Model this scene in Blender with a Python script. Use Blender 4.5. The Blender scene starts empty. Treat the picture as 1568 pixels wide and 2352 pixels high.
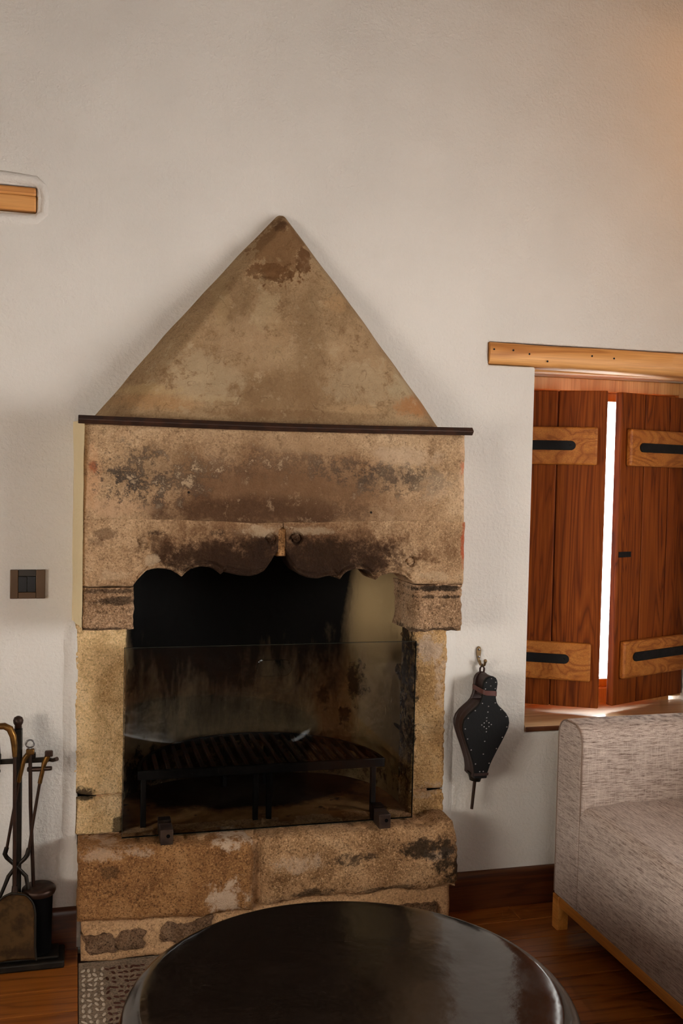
import bpy, bmesh, math, random
from math import sin, cos, pi, radians, sqrt, hypot, atan2, exp
from mathutils import Vector, Matrix, noise

# ------------------------------------------------------------------ camera, world, light, exposure
SC = bpy.context.scene
COL = SC.collection
CAM_Y, CAM_H = -2.95, 1.40
cd = bpy.data.cameras.new('camera')
cd.sensor_fit = 'VERTICAL'; cd.sensor_height = 36.0; cd.lens = 36.0 * 2287.0 / 2352.0
cd.clip_start = 0.05
camo = bpy.data.objects.new('camera', cd); COL.objects.link(camo)
yaw, pitch, roll = radians(15), radians(-2.28), radians(1.26)
fw = Vector((sin(yaw) * cos(pitch), cos(yaw) * cos(pitch), sin(pitch)))
r0 = Vector((cos(yaw), -sin(yaw), 0)); u0 = r0.cross(fw)
rt = cos(roll) * r0 + sin(roll) * u0
up = -sin(roll) * r0 + cos(roll) * u0
M = Matrix((rt, up, -fw)).transposed().to_4x4(); M.translation = Vector((0, CAM_Y, CAM_H))
camo.matrix_world = M
SC.camera = camo

world = bpy.data.worlds.new('sky'); SC.world = world
world.use_nodes = True
bg = world.node_tree.nodes['Background']
bg.inputs['Color'].default_value = (1.0, 0.97, 0.93, 1)
bg.inputs['Strength'].default_value = 16.0

def area(name, loc, direction, sx, sy, energy, color):
    l = bpy.data.lights.new(name, 'AREA'); l.shape = 'RECTANGLE'
    l.size = sx; l.size_y = sy; l.energy = energy; l.color = color
    o = bpy.data.objects.new(name, l); COL.objects.link(o)
    o.location = loc
    o.rotation_euler = Vector(direction).to_track_quat('-Z', 'Y').to_euler()
    return o
# daylight entering by the room's other windows (in the side and rear walls, see the shell below)
area('daylight_side_window', (3.24, -2.05, 1.15), (-1, 0.0, 0.0), 1.90, 1.10, 72.0, (0.96, 0.99, 1.0))
area('daylight_left_window', (-2.63, -2.55, 1.20), (1, 0.0, 0.0), 1.70, 1.00, 84.0, (1.0, 0.89, 0.74))

vs = SC.view_settings
vs.view_transform = 'Standard'; vs.look = 'None'; vs.gamma = 1.0; vs.use_curve_mapping = False
vs.exposure = -0.37
cy = SC.cycles
cy.max_bounces = 6; cy.diffuse_bounces = 3; cy.glossy_bounces = 3; cy.transmission_bounces = 3; cy.transparent_max_bounces = 6
cy.caustics_reflective = False; cy.caustics_refractive = False
cy.use_adaptive_sampling = True; cy.adaptive_threshold = 0.06; cy.adaptive_min_samples = 16

# ------------------------------------------------------------------ node helpers
def srgb(r, g, b):
    f = lambda c: (c / 255 / 12.92) if c <= 10 else ((c / 255 + 0.055) / 1.055) ** 2.4
    return (f(r), f(g), f(b), 1)

class NT:
    def __init__(s, name):
        s.m = bpy.data.materials.new(name); s.m.use_nodes = True
        s.t = s.m.node_tree; s.n = s.t.nodes; s.l = s.t.links
        s.b = s.n['Principled BSDF']
        s.coord = s.n.new('ShaderNodeTexCoord').outputs['Object']
    def link(s, a, b): s.l.new(a, b)
    def put(s, sock, v):
        if hasattr(v, 'is_output') or isinstance(v, bpy.types.NodeSocket): s.l.new(v, sock)
        else: sock.default_value = v
    def math(s, op, a, b=0.0, c=None, clamp=False):
        n = s.n.new('ShaderNodeMath'); n.operation = op; n.use_clamp = clamp
        s.put(n.inputs[0], a); s.put(n.inputs[1], b)
        if c is not None: s.put(n.inputs[2], c)
        return n.outputs[0]
    def mix(s, f, a, b, mode='MIX'):
        n = s.n.new('ShaderNodeMix'); n.data_type = 'RGBA'; n.blend_type = mode
        s.put(n.inputs[0], f); s.put(n.inputs[6], a); s.put(n.inputs[7], b)
        return n.outputs[2]
    def mapping(s, scale=(1, 1, 1), loc=(0, 0, 0), rot=(0, 0, 0), src=None):
        n = s.n.new('ShaderNodeMapping')
        s.l.new(src or s.coord, n.inputs[0])
        n.inputs[1].default_value = loc; n.inputs[2].default_value = rot; n.inputs[3].default_value = scale
        return n.outputs[0]
    def noise(s, scale, detail=4, rough=0.55, dist=0.0, src=None):
        n = s.n.new('ShaderNodeTexNoise')
        s.l.new(src or s.coord, n.inputs['Vector'])
        n.inputs['Scale'].default_value = scale; n.inputs['Detail'].default_value = detail
        n.inputs['Roughness'].default_value = rough; n.inputs['Distortion'].default_value = dist
        return n.outputs['Fac']
    def voronoi(s, scale, src=None, out='Distance'):
        n = s.n.new('ShaderNodeTexVoronoi'); s.l.new(src or s.coord, n.inputs['Vector'])
        n.inputs['Scale'].default_value = scale
        return n.outputs[out]
    def smooth(s, v, lo, hi, a=0.0, b=1.0):
        n = s.n.new('ShaderNodeMapRange'); n.interpolation_type = 'SMOOTHSTEP'
        s.put(n.inputs[0], v)
        n.inputs[1].default_value = lo; n.inputs[2].default_value = hi
        n.inputs[3].default_value = a; n.inputs[4].default_value = b
        return n.outputs[0]
    def ramp(s, v, stops):
        n = s.n.new('ShaderNodeValToRGB'); s.put(n.inputs[0], v)
        e = n.color_ramp.elements
        while len(e) < len(stops): e.new(0.5)
        for i, (p, c) in enumerate(stops): e[i].position = p; e[i].color = c
        return n.outputs[0]
    def xyz(s, src=None):
        n = s.n.new('ShaderNodeSeparateXYZ'); s.l.new(src or s.coord, n.inputs[0])
        return n.outputs
    def bump(s, h, strength, dist, prev=None):
        n = s.n.new('ShaderNodeBump'); n.inputs['Strength'].default_value = strength
        n.inputs['Distance'].default_value = dist
        s.put(n.inputs['Height'], h)
        if prev is not None: s.l.new(prev, n.inputs['Normal'])
        return n.outputs[0]
    def blob(s, cx, cz, rx, rz, warp=None, amt=0.5, lo=0.0, hi=0.9):
        x, y, z = s.xyz()
        a = s.math('DIVIDE', s.math('SUBTRACT', x, cx), rx)
        b = s.math('DIVIDE', s.math('SUBTRACT', z, cz), rz)
        d = s.math('ADD', s.math('MULTIPLY', a, a), s.math('MULTIPLY', b, b))
        v = s.math('SUBTRACT', 1.0, d)
        if warp is not None:
            v = s.math('ADD', v, s.math('MULTIPLY', s.math('SUBTRACT', warp, 0.5), amt * 8))
        return s.smooth(v, lo, hi)
    def done(s, color=None, rough=0.6, normal=None, metal=0.0, spec=None, coat=None):
        if color is not None: s.put(s.b.inputs['Base Color'], color)
        s.put(s.b.inputs['Roughness'], rough)
        s.b.inputs['Metallic'].default_value = metal
        if spec is not None: s.b.inputs['Specular IOR Level'].default_value = spec
        if coat is not None:
            s.b.inputs['Coat Weight'].default_value = coat; s.b.inputs['Coat Roughness'].default_value = 0.08
        if normal is not None: s.l.new(normal, s.b.inputs['Normal'])
        return s.m

def scale_col(c, k): return (c[0] * k, c[1] * k, c[2] * k, 1)

# ------------------------------------------------------------------ materials
def mk_plaster(name, base, bumps=1.0):
    t = NT(name)
    low = t.noise(1.6, 3)
    c = t.mix(t.smooth(low, 0.35, 0.65), base, scale_col(base, 0.93))
    fine = t.noise(95, 3, 0.55); mid = t.noise(22, 3); big = t.noise(3.5, 2)
    n = t.bump(big, 0.35 * bumps, 0.03)
    n = t.bump(mid, 0.16 * bumps, 0.01, n)
    n = t.bump(t.smooth(fine, 0.3, 0.75), 0.30 * bumps, 0.004, n)
    return t.done(c, 0.88, n, spec=0.25)
WALL_C = srgb(219, 214, 206)
m_wall = mk_plaster('wall_plaster', WALL_C)
m_fillet = mk_plaster('cream_plaster', srgb(226, 208, 168), 0.8)
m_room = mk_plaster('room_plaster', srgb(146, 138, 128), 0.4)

def stone_core(t, c1, c2, c3, grain=1.0, contrast=1.0):
    """warm granular sandstone: colour socket and normal socket"""
    big = t.noise(6, 6, 0.68, 0.4)
    c = t.ramp(big, [(0.32, c1), (0.50, c2), (0.68, c3)])
    sp = t.noise(190, 3, 0.75)
    md = t.noise(60, 4, 0.72)
    c = t.mix(t.smooth(sp, 0.53, 0.68, 0, 0.75 * contrast), c, scale_col(c3, 1.35))
    c = t.mix(t.smooth(sp, 0.34, 0.47, 0.85 * contrast, 0), c, scale_col(c1, 0.42))
    c = t.mix(t.smooth(md, 0.32, 0.44, 0.7 * contrast, 0), c, scale_col(c1, 0.5))
    c = t.mix(t.smooth(md, 0.58, 0.70, 0, 0.5 * contrast), c, scale_col(c3, 1.15))
    n = t.bump(big, 0.4, 0.03)
    n = t.bump(md, 0.6 * grain, 0.012, n)
    n = t.bump(sp, 0.8 * grain, 0.006, n)
    return c, n, md, big

def mk_stone(name, c1, c2, c3, grain=1.0, dark=None, pale=None, lichen=0.0, cont=1.0):
    t = NT(name)
    c, n, md, big = stone_core(t, c1, c2, c3, grain, cont)
    w = t.noise(18, 6, 0.78)
    if pale:
        for b in pale: c = t.mix(t.math('MULTIPLY', t.blob(*b[:4], w, 0.9), b[4]), c, srgb(205, 178, 152))
    if dark:
        for b in dark: c = t.mix(t.math('MULTIPLY', t.blob(*b[:4], w, 0.8), b[4]), c, srgb(38, 26, 15))
    if lichen:
        w2 = t.noise(26, 5, 0.7)
        c = t.mix(t.smooth(w2, 0.58, 0.66, 0, lichen), c, srgb(44, 34, 20))
    return t.done(c, 0.92, n, spec=0.2)

m_pillar_l = mk_stone('ochre_stone', srgb(192, 154, 102), srgb(230, 195, 142), srgb(242, 214, 170), 1.0, cont=0.7,
                      dark=[(0.03, 0.45, 0.05, 0.022, 0.9), (0.14, 0.335, 0.025, 0.05, 0.8), (0.155, 0.60, 0.012, 0.1, 0.6)],
                      pale=[(0.07, 0.42, 0.04, 0.02, 0.3)])
m_pillar_r = mk_stone('ochre_stone_sooted', srgb(150, 112, 68), srgb(200, 158, 106), srgb(220, 186, 138), 1.1, cont=0.75,
                      dark=[(1.02, 0.80, 0.028, 0.30, 0.95), (1.02, 0.55, 0.022, 0.2, 0.8)],
                      pale=[(1.09, 0.86, 0.06, 0.06, 0.8), (1.13, 0.80, 0.03, 0.08, 0.6), (1.09, 0.40, 0.05, 0.03, 0.6), (1.12, 0.70, 0.02, 0.05, 0.5)])
m_hearth_a = mk_stone('brown_hearthstone', srgb(118, 78, 42), srgb(158, 112, 68), srgb(178, 134, 88), 1.1,
                      pale=[(0.44, 0.17, 0.08, 0.05, 0.9), (0.47, 0.32, 0.08, 0.02, 0.9), (0.10, 0.32, 0.1, 0.02, 0.5)],
                      dark=[(0.1, 0.27, 0.03, 0.02, 0.5)])
m_hearth_b = mk_stone('grey_flecked_hearthstone', srgb(128, 92, 56), srgb(176, 136, 96), srgb(204, 166, 126), 1.2,
                      dark=[(1.06, 0.27, 0.13, 0.035, 0.9), (1.12, 0.19, 0.06, 0.05, 0.9), (0.80, 0.25, 0.09, 0.02, 0.8), (0.70, 0.16, 0.07, 0.015, 0.7), (0.93, 0.15, 0.1, 0.012, 0.6)],
                      pale=[(0.65, 0.25, 0.08, 0.03, 0.5), (1.08, 0.25, 0.05, 0.02, 0.6)])
m_lowstone = mk_stone('dark_rubble_stone', srgb(84, 60, 42), srgb(124, 94, 68), srgb(156, 124, 96), 1.4, lichen=0.5)
m_mortar = mk_stone('lime_mortar', srgb(168, 130, 92), srgb(186, 146, 106), srgb(198, 160, 120), 0.35)
m_grey_mortar = mk_stone('grey_mortar', srgb(120, 106, 90), srgb(136, 120, 102), srgb(150, 132, 112), 0.35)

def mk_lintel():
    t = NT('carved_mantel_stone')
    c, n, md, big = stone_core(t, srgb(144, 110, 78), srgb(180, 146, 110), srgb(198, 166, 130), 1.0, 0.75)
    w = t.noise(16, 7, 0.80)
    # soot risen from the opening: dense along the scallops, fading upward and to the ends
    for cx, cz, rx, rz, k, a, col in [
            (0.60, 1.18, 0.50, 0.15, 0.75, 0.35, (100, 66, 38)), (0.60, 1.15, 0.44, 0.105, 0.90, 0.30, (66, 40, 20)), (0.56, 1.13, 0.34, 0.10, 0.90, 0.35, (40, 24, 13)),
            (0.76, 1.15, 0.22, 0.07, 0.75, 0.35, (46, 28, 15)), (0.36, 1.16, 0.15, 0.06, 0.75, 0.4, (50, 30, 16)),
            (0.23, 1.19, 0.05, 0.045, 0.6, 0.7, (66, 42, 24)), (0.085, 1.215, 0.035, 0.02, 0.6, 0.7, (86, 56, 32)), (0.06, 1.19, 0.03, 0.02, 0.5, 0.7, (86, 56, 32)),
            (1.06, 1.16, 0.08, 0.03, 0.45, 0.7, (104, 70, 42)), (0.385, 1.222, 0.03, 0.012, 0.7, 0.7, (40, 26, 15)), (0.22, 1.222, 0.03, 0.008, 0.6, 0.8, (50, 32, 18))]:
        c = t.mix(t.math('MULTIPLY', t.blob(cx, cz, rx, rz, w, a), k), c, srgb(*col))
    for cx, cz, rx, rz, k in [(0.525, 1.230, 0.09, 0.020, 0.6), (0.66, 1.230, 0.08, 0.014, 0.4), (0.185, 1.105, 0.018, 0.024, 0.7), (0.205, 1.145, 0.02, 0.02, 0.6), (0.11, 1.105, 0.06, 0.015, 0.4),
                              (1.03, 1.10, 0.06, 0.016, 0.45)]:
        c = t.mix(t.math('MULTIPLY', t.blob(cx, cz, rx, rz, w, 0.9), k), c, srgb(196, 170, 138))
    for cx, cz, rx, rz, k in [(1.125, 1.17, 0.010, 0.06, 0.85), (1.125, 1.24, 0.008, 0.03, 0.6)]:
        c = t.mix(t.math('MULTIPLY', t.blob(cx, cz, rx, rz, w, 0.6), k), c, srgb(176, 86, 56))
    return t.done(c, 0.92, n, spec=0.2)
m_lintel = mk_lintel()
m_corbel = mk_stone('pitted_corbel_stone', srgb(130, 96, 66), srgb(178, 142, 108), srgb(208, 174, 140), 1.35, lichen=0.35,
                    dark=[(0.09, 1.035, 0.09, 0.012, 0.75), (0.09, 1.062, 0.1, 0.007, 0.6), (0.09, 0.955, 0.1, 0.008, 0.6),
                          (1.05, 1.06, 0.1, 0.010, 0.9), (1.05, 1.035, 0.1, 0.007, 0.8), (1.05, 0.935, 0.1, 0.01, 0.7), (0.965, 1.0, 0.01, 0.06, 0.6)])

def mk_breast():
    t = NT('stained_mantel_plaster')
    c, n, md, big = stone_core(t, srgb(144, 112, 80), srgb(178, 146, 111), srgb(196, 166, 131), 0.7, 0.68)
    w = t.noise(13, 7, 0.78); w2 = t.noise(26, 6, 0.8)
    for cx, cz, rx, rz, k, a, col in [
            (0.58, 1.32, 0.54, 0.24, 0.75, 0.30, (122, 90, 62)), (0.50, 1.34, 0.34, 0.13, 0.70, 0.35, (98, 68, 44)), (0.52, 1.285, 0.40, 0.055, 0.80, 0.35, (70, 46, 28)),
            (0.70, 1.37, 0.22, 0.09, 0.40, 0.40, (112, 84, 58)), (0.22, 1.40, 0.16, 0.08, 0.40, 0.5, (124, 98, 70)),
            (0.93, 1.38, 0.16, 0.05, 0.40, 0.6, (104, 88, 70)), (0.95, 1.45, 0.14, 0.035, 0.55, 0.6, (190, 164, 136)), (1.04, 1.36, 0.07, 0.05, 0.45, 0.8, (192, 164, 134)),
            (0.65, 1.475, 0.16, 0.03, 0.35, 0.5, (178, 146, 110)), (0.10, 1.29, 0.12, 0.03, 0.6, 0.4, (190, 154, 120)), (0.045, 1.38, 0.03, 0.10, 0.5, 0.5, (200, 152, 112)),
            (0.045, 1.40, 0.014, 0.02, 0.8, 0.7, (150, 84, 54)), (1.12, 1.40, 0.016, 0.13, 0.6, 0.5, (212, 176, 142)), (1.118, 1.43, 0.010, 0.03, 0.8, 0.7, (178, 92, 62))]:
        c = t.mix(t.math('MULTIPLY', t.blob(cx, cz, rx, rz, w, a), k), c, srgb(*col))
    # mottled black soot: two broken patches
    for cx, cz, rx, rz, k in [(0.16, 1.375, 0.14, 0.10, 0.75), (0.26, 1.37, 0.15, 0.08, 0.55), (0.13, 1.355, 0.08, 0.06, 0.7), (0.86, 1.385, 0.17, 0.06, 0.5), (0.76, 1.41, 0.14, 0.05, 0.4), (1.0, 1.375, 0.13, 0.06, 0.4), (0.5, 1.42, 0.3, 0.06, 0.3)]:
        c = t.mix(t.math('MULTIPLY', t.blob(cx, cz, rx, rz, w2, 0.9, 0.3, 1.3), k), c, srgb(52, 46, 42))
    for cx, cz, rx, rz, k in [(0.22, 1.38, 0.10, 0.05, 0.6), (0.33, 1.42, 0.10, 0.04, 0.5), (1.03, 1.35, 0.07, 0.05, 0.6), (0.55, 1.41, 0.1, 0.03, 0.35)]:
        c = t.mix(t.math('MULTIPLY', t.math('MULTIPLY', t.blob(cx, cz, rx, rz, w2, 0.6), t.smooth(w2, 0.52, 0.62)), k), c, srgb(196, 168, 134))
    c = t.mix(t.smooth(w2, 0.36, 0.46, 0.45, 0), c, srgb(92, 66, 44))
    c = t.mix(t.smooth(w2, 0.56, 0.66, 0, 0.30), c, srgb(196, 166, 132))
    for cx, cz in ((0.305, 1.335), (0.835, 1.285)):
        c = t.mix(t.blob(cx, cz, 0.005, 0.005), c, (0.01, 0.006, 0.004, 1))
    return t.done(c, 0.92, n, spec=0.2)
m_breast = mk_breast()

def mk_hood():
    t = NT('stained_hood_plaster')
    c, n, md, big = stone_core(t, srgb(158, 130, 98), srgb(178, 150, 116), srgb(192, 166, 132), 0.45, 0.5)
    w = t.noise(13, 7, 0.76); w3 = t.noise(30, 8, 0.7)
    wp = t.noise(22, 7, 0.80)
    for cx, cz, rx, rz, k, a, col in [
            (0.66, 1.74, 0.06, 0.30, 0.5, 0.3, (146, 118, 86)), (0.53, 1.62, 0.20, 0.11, 0.65, 0.4, (140, 110, 78)), (0.44, 1.88, 0.09, 0.09, 0.5, 0.4, (140, 114, 84)),
            (0.34, 1.66, 0.15, 0.09, 0.7, 0.65, (200, 180, 150)), (0.47, 1.76, 0.14, 0.10, 0.6, 0.65, (192, 164, 132)), (0.82, 1.75, 0.12, 0.12, 0.6, 0.65, (196, 168, 134)),
            (0.80, 1.66, 0.14, 0.07, 0.5, 0.65, (196, 176, 146)), (0.94, 1.65, 0.06, 0.06, 0.7, 0.5, (198, 182, 152)), (0.98, 1.60, 0.09, 0.045, 0.8, 0.5, (182, 128, 82)),
            (0.22, 1.585, 0.14, 0.03, 0.6, 0.5, (196, 154, 108)), (0.36, 1.60, 0.12, 0.012, 0.45, 0.7, (208, 186, 150)), (0.80, 1.585, 0.12, 0.015, 0.5, 0.8, (200, 168, 128)),
            (0.60, 1.56, 0.34, 0.02, 0.5, 0.5, (130, 98, 68)), (0.53, 1.86, 0.06, 0.07, 0.5, 0.7, (196, 176, 142)), (0.56, 1.80, 0.04, 0.08, 0.4, 0.8, (196, 164, 126)),
            (0.20, 1.62, 0.10, 0.02, 0.5, 0.5, (204, 176, 130)), (0.40, 1.90, 0.03, 0.12, 0.4, 0.5, (190, 164, 124)), (0.75, 1.90, 0.05, 0.03, 0.5, 0.9, (198, 160, 116))]:
        c = t.mix(t.math('MULTIPLY', t.blob(cx, cz, rx, rz, wp, a), k), c, srgb(*col))
    c = t.mix(t.smooth(wp, 0.36, 0.46, 0.5, 0), c, srgb(128, 98, 68))
    c = t.mix(t.smooth(wp, 0.55, 0.66, 0, 0.5), c, srgb(206, 184, 152))
    # exposed darker cement below the peak
    apex = t.blob(0.575, 2.05, 0.10, 0.12, w3, 0.6, 0.2, 0.4)
    c = t.mix(t.math('MULTIPLY', apex, 0.75), c, srgb(134, 100, 66))
    c = t.mix(t.math('MULTIPLY', t.blob(0.55, 1.975, 0.085, 0.035, w3, 0.8, 0.2, 0.4), 0.7), c, srgb(112, 78, 46))
    c = t.mix(t.math('MULTIPLY', t.blob(0.64, 2.02, 0.03, 0.05, w3, 0.4, 0.2, 0.5), 0.7), c, srgb(110, 76, 46))
    c = t.mix(t.math('MULTIPLY', t.blob(0.575, 2.12, 0.03, 0.02, w3, 0.5), 0.7), c, srgb(90, 62, 40))
    # hairline cracks
    v = t.n.new('ShaderNodeTexVoronoi'); v.feature = 'DISTANCE_TO_EDGE'
    wm = t.mapping((1, 1, 1)); v.inputs['Scale'].default_value = 7.0
    nn = t.n.new('ShaderNodeTexNoise'); nn.inputs['Scale'].default_value = 8; t.l.new(t.coord, nn.inputs['Vector'])
    ad = t.n.new('ShaderNodeVectorMath'); ad.operation = 'MULTIPLY_ADD'
    t.l.new(nn.outputs['Color'], ad.inputs[0]); ad.inputs[1].default_value = (0.25, 0.25, 0.25); t.l.new(wm, ad.inputs[2])
    t.l.new(ad.outputs[0], v.inputs['Vector'])
    crack = t.smooth(v.outputs['Distance'], 0.0, 0.014, 0.45, 0)
    c = t.mix(t.math('MULTIPLY', crack, t.smooth(w, 0.45, 0.6)), c, srgb(104, 74, 46))
    c = t.mix(1.0, c, (0.70, 0.66, 0.60, 1), 'MULTIPLY')
    return t.done(c, 0.92, n, spec=0.2)
m_hood = mk_hood()

def mk_chamber():
    t = NT('sooted_fireback')
    x, y, z = t.xyz()
    st = t.noise(1.0, 8, 0.66, 0.4, t.mapping((11, 5, 3.2)))
    st2 = t.noise(1.0, 6, 0.66, 0.3, t.mapping((38, 16, 7)))
    fine = t.noise(22, 9, 0.74)
    base = t.ramp(t.noise(6, 8, 0.66), [(0.3, srgb(78, 66, 48)), (0.55, srgb(106, 90, 68)), (0.75, srgb(122, 104, 78))])
    edge_r = t.smooth(x, 0.90, 0.985); edge_l = t.smooth(x, 0.20, 0.14)
    base = t.mix(t.math('MULTIPLY', edge_r, 0.9), base, srgb(186, 160, 116))
    base = t.mix(t.math('MULTIPLY', edge_l, 0.8), base, srgb(190, 160, 118))
    # red-burnt plaster low at both ends
    base = t.mix(t.math('MULTIPLY', t.blob(0.90, 0.58, 0.10, 0.22, st, 0.5), 0.65), base, srgb(116, 72, 38))
    base = t.mix(t.math('MULTIPLY', t.blob(0.16, 0.58, 0.06, 0.24, st, 0.5), 0.7), base, srgb(136, 92, 62))
    # smoke: everything above a ragged line, lower in the middle, is black
    zz = t.math('SUBTRACT', z, t.math('MULTIPLY', edge_r, 0.65))
    zz = t.math('SUBTRACT', zz, t.math('MULTIPLY', t.smooth(x, 0.75, 0.95), 0.13))
    zz = t.math('SUBTRACT', zz, t.math('MULTIPLY', edge_l, 0.55))
    zz = t.math('ADD', zz, t.math('MULTIPLY', t.math('SUBTRACT', st, 0.5), 0.80))
    zz = t.math('ADD', zz, t.math('MULTIPLY', t.math('SUBTRACT', st2, 0.5), 0.22))
    zz = t.math('ADD', zz, t.math('MULTIPLY', t.math('SUBTRACT', fine, 0.5), 0.12))
    c = t.mix(t.smooth(zz, 0.40, 0.70, 0, 0.75), base, srgb(46, 37, 28))
    c = t.mix(t.smooth(zz, 0.64, 0.76, 0, 0.98), c, srgb(9, 8, 7))
    for cx, cz, rx, rz, k in [(0.60, 0.68, 0.025, 0.08, 0.9), (0.96, 0.66, 0.03, 0.08, 0.8), (0.93, 0.55, 0.02, 0.05, 0.8), (0.86, 0.60, 0.025, 0.05, 0.7), (0.18, 0.70, 0.02, 0.05, 0.7),
                              (0.20, 0.36, 0.1, 0.10, 0.9), (0.95, 0.36, 0.08, 0.05, 0.3), (0.52, 0.38, 0.5, 0.09, 0.8)]:
        c = t.mix(t.math('MULTIPLY', t.blob(cx, cz, rx, rz, fine, 0.8), k), c, srgb(20, 15, 11))
    n = t.bump(t.noise(5, 3), 0.5, 0.04); n = t.bump(fine, 0.35, 0.008, n)
    return t.done(c, 0.85, n, spec=0.2)
m_chamber = mk_chamber()

def mk_ash():
    t = NT('scorched_hearth_slab')
    x, y, z = t.xyz()
    w = t.noise(9, 6, 0.65)
    c = t.ramp(w, [(0.3, srgb(130, 92, 54)), (0.55, srgb(172, 126, 78)), (0.75, srgb(186, 142, 94))])
    a = t.math('DIVIDE', t.math('SUBTRACT', x, 0.57), 0.45); b = t.math('DIVIDE', t.math('SUBTRACT', y, 0.44), 0.30)
    d = t.math('ADD', t.math('MULTIPLY', a, a), t.math('MULTIPLY', b, b))
    d = t.math('ADD', d, t.math('MULTIPLY', t.math('SUBTRACT', w, 0.5), 0.9))
    c = t.mix(t.smooth(d, 1.25, 0.8, 0, 0.95), c, srgb(16, 13, 11))
    c = t.mix(t.smooth(t.noise(17, 4), 0.62, 0.70, 0, 0.8), c, srgb(26, 18, 12))
    return t.done(c, 0.8, t.bump(w, 0.4, 0.01), spec=0.3)
m_slab = mk_ash()

def mk_wood(name, dark, mid, light, axis='X', ring=9.0, rough=0.45, gloss=None, fine=1.0, random_obj=True, knots=0.0, spec=None):
    t = NT(name)
    src = t.coord
    if random_obj:
        oi = t.n.new('ShaderNodeObjectInfo')
        ad = t.n.new('ShaderNodeVectorMath'); ad.operation = 'ADD'
        cb = t.n.new('ShaderNodeCombineXYZ')
        r = oi.outputs['Random']
        t.l.new(t.math('MULTIPLY', r, 37.0), cb.inputs[0]); t.l.new(t.math('MULTIPLY', r, 53.0), cb.inputs[1]); t.l.new(t.math('MULTIPLY', r, 71.0), cb.inputs[2])
        t.l.new(src, ad.inputs[0]); t.l.new(cb.outputs[0], ad.inputs[1]); src = ad.outputs[0]
    lo, hi = 0.9, 12.0
    s = {'X': (lo, hi, hi), 'Y': (hi, lo, hi), 'Z': (hi, hi, lo)}[axis]
    m1 = t.mapping(s, src=src)
    warp = t.noise(1.0, 3, 0.5, 0.6, m1)
    rings = t.math('FRACT', t.math('MULTIPLY', warp, ring))
    rings = t.math('ABSOLUTE', t.math('SUBTRACT', t.math('MULTIPLY', rings, 2.0), 1.0))
    s2 = tuple(v * (34 if v > 1 else 5) for v in s)
    fib = t.noise(1.0, 4, 0.7, 0.0, t.mapping(s2, src=src))
    c = t.ramp(rings, [(0.0, dark), (0.30, mid), (1.0, light)])
    c = t.mix(t.smooth(fib, 0.35, 0.62, 0.5 * fine, 0), c, scale_col(dark, 0.7))
    c = t.mix(t.smooth(t.noise(1.0, 2, 0.5, 0, t.mapping(tuple(v * 0.6 for v in s), src=src)), 0.4, 0.7, 0, 0.35), c, mid)
    if knots:
        k = t.voronoi(knots, t.mapping((1, 1, 1.6), src=src))
        c = t.mix(t.smooth(k, 0.04, 0.10, 0.85, 0), c, scale_col(dark, 0.25))
    n = t.bump(fib, 0.12, 0.002)
    return t.done(c, rough, n, coat=gloss, spec=spec)
m_shutter = mk_wood('oak_shutter_board', srgb(92, 38, 6), srgb(130, 60, 12), srgb(150, 76, 20), 'Z', 11, 0.55, spec=0.15)
m_batten = mk_wood('oak_batten', srgb(144, 80, 26), srgb(178, 106, 40), srgb(196, 126, 54), 'X', 8, 0.5, spec=0.3)
m_frame = mk_wood('window_frame_wood', srgb(196, 138, 76), srgb(216, 160, 96), srgb(226, 176, 114), 'Z', 4, 0.4)
m_beam = mk_wood('pine_beam', srgb(176, 112, 54), srgb(212, 148, 80), srgb(228, 168, 100), 'X', 5, 0.55, fine=0.6)
m_plank = mk_wood('floor_plank_wood', srgb(112, 58, 16), srgb(150, 84, 28), srgb(168, 100, 40), 'X', 6, 0.30, 0.25, fine=0.7)
m_base = mk_wood('dark_baseboard_wood', srgb(60, 28, 10), srgb(84, 42, 16), srgb(98, 52, 22), 'X', 5, 0.4)
m_ceil = mk_wood('ceiling_board_wood', srgb(80, 56, 36), srgb(104, 76, 50), srgb(118, 88, 60), 'Y', 5, 0.6)
m_sofawood = mk_wood('beech_sofa_wood', srgb(178, 110, 44), srgb(204, 134, 60), srgb(214, 146, 72), 'Y', 3, 0.45)
m_sill = mk_wood('varnished_sill_wood', srgb(178, 136, 96), srgb(210, 172, 130), srgb(222, 188, 148), 'X', 4, 0.30, 0.3)

def mk_metal(name, col, rough, metal=1.0, bumpy=0.0, mott=None):
    t = NT(name)
    c = col
    w = t.noise(28, 5, 0.6)
    if mott: c = t.mix(t.smooth(w, 0.4, 0.65), col, mott)
    n = t.bump(t.noise(60, 4, 0.6), bumpy, 0.004) if bumpy else None
    return t.done(c, t.smooth(w, 0.2, 0.8, rough * 0.8, rough * 1.2), n, metal=metal)
m_iron = mk_metal('black_iron', srgb(20, 19, 20), 0.55, 0.6, 0.2)
m_grate = mk_metal('rusted_grate_iron', srgb(52, 38, 30), 0.6, 0.3, 0.4, srgb(84, 56, 40))
m_rustbar = mk_metal('brown_rusted_bar', srgb(48, 30, 22), 0.6, 0.4, 0.3, srgb(70, 42, 28))
m_clamp = mk_metal('brown_steel_clamp', srgb(62, 48, 42), 0.5, 0.7, 0.1, srgb(78, 60, 48))
m_brass = mk_metal('aged_brass', srgb(128, 92, 44), 0.42, 0.85, 0.15, srgb(92, 64, 30))
m_bronze = mk_metal('brown_bronze_rod', srgb(64, 44, 34), 0.45, 0.7, 0.1, srgb(50, 36, 28))
m_toolblack = mk_metal('dark_tool_iron', srgb(36, 32, 27), 0.5, 0.7, 0.1, srgb(48, 42, 34))
m_steel = mk_metal('steel_ring', srgb(120, 118, 116), 0.3, 1.0)
m_pan = mk_metal('brown_shovel_pan', srgb(96, 72, 42), 0.5, 0.7, 0.1, srgb(62, 44, 26))
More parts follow.
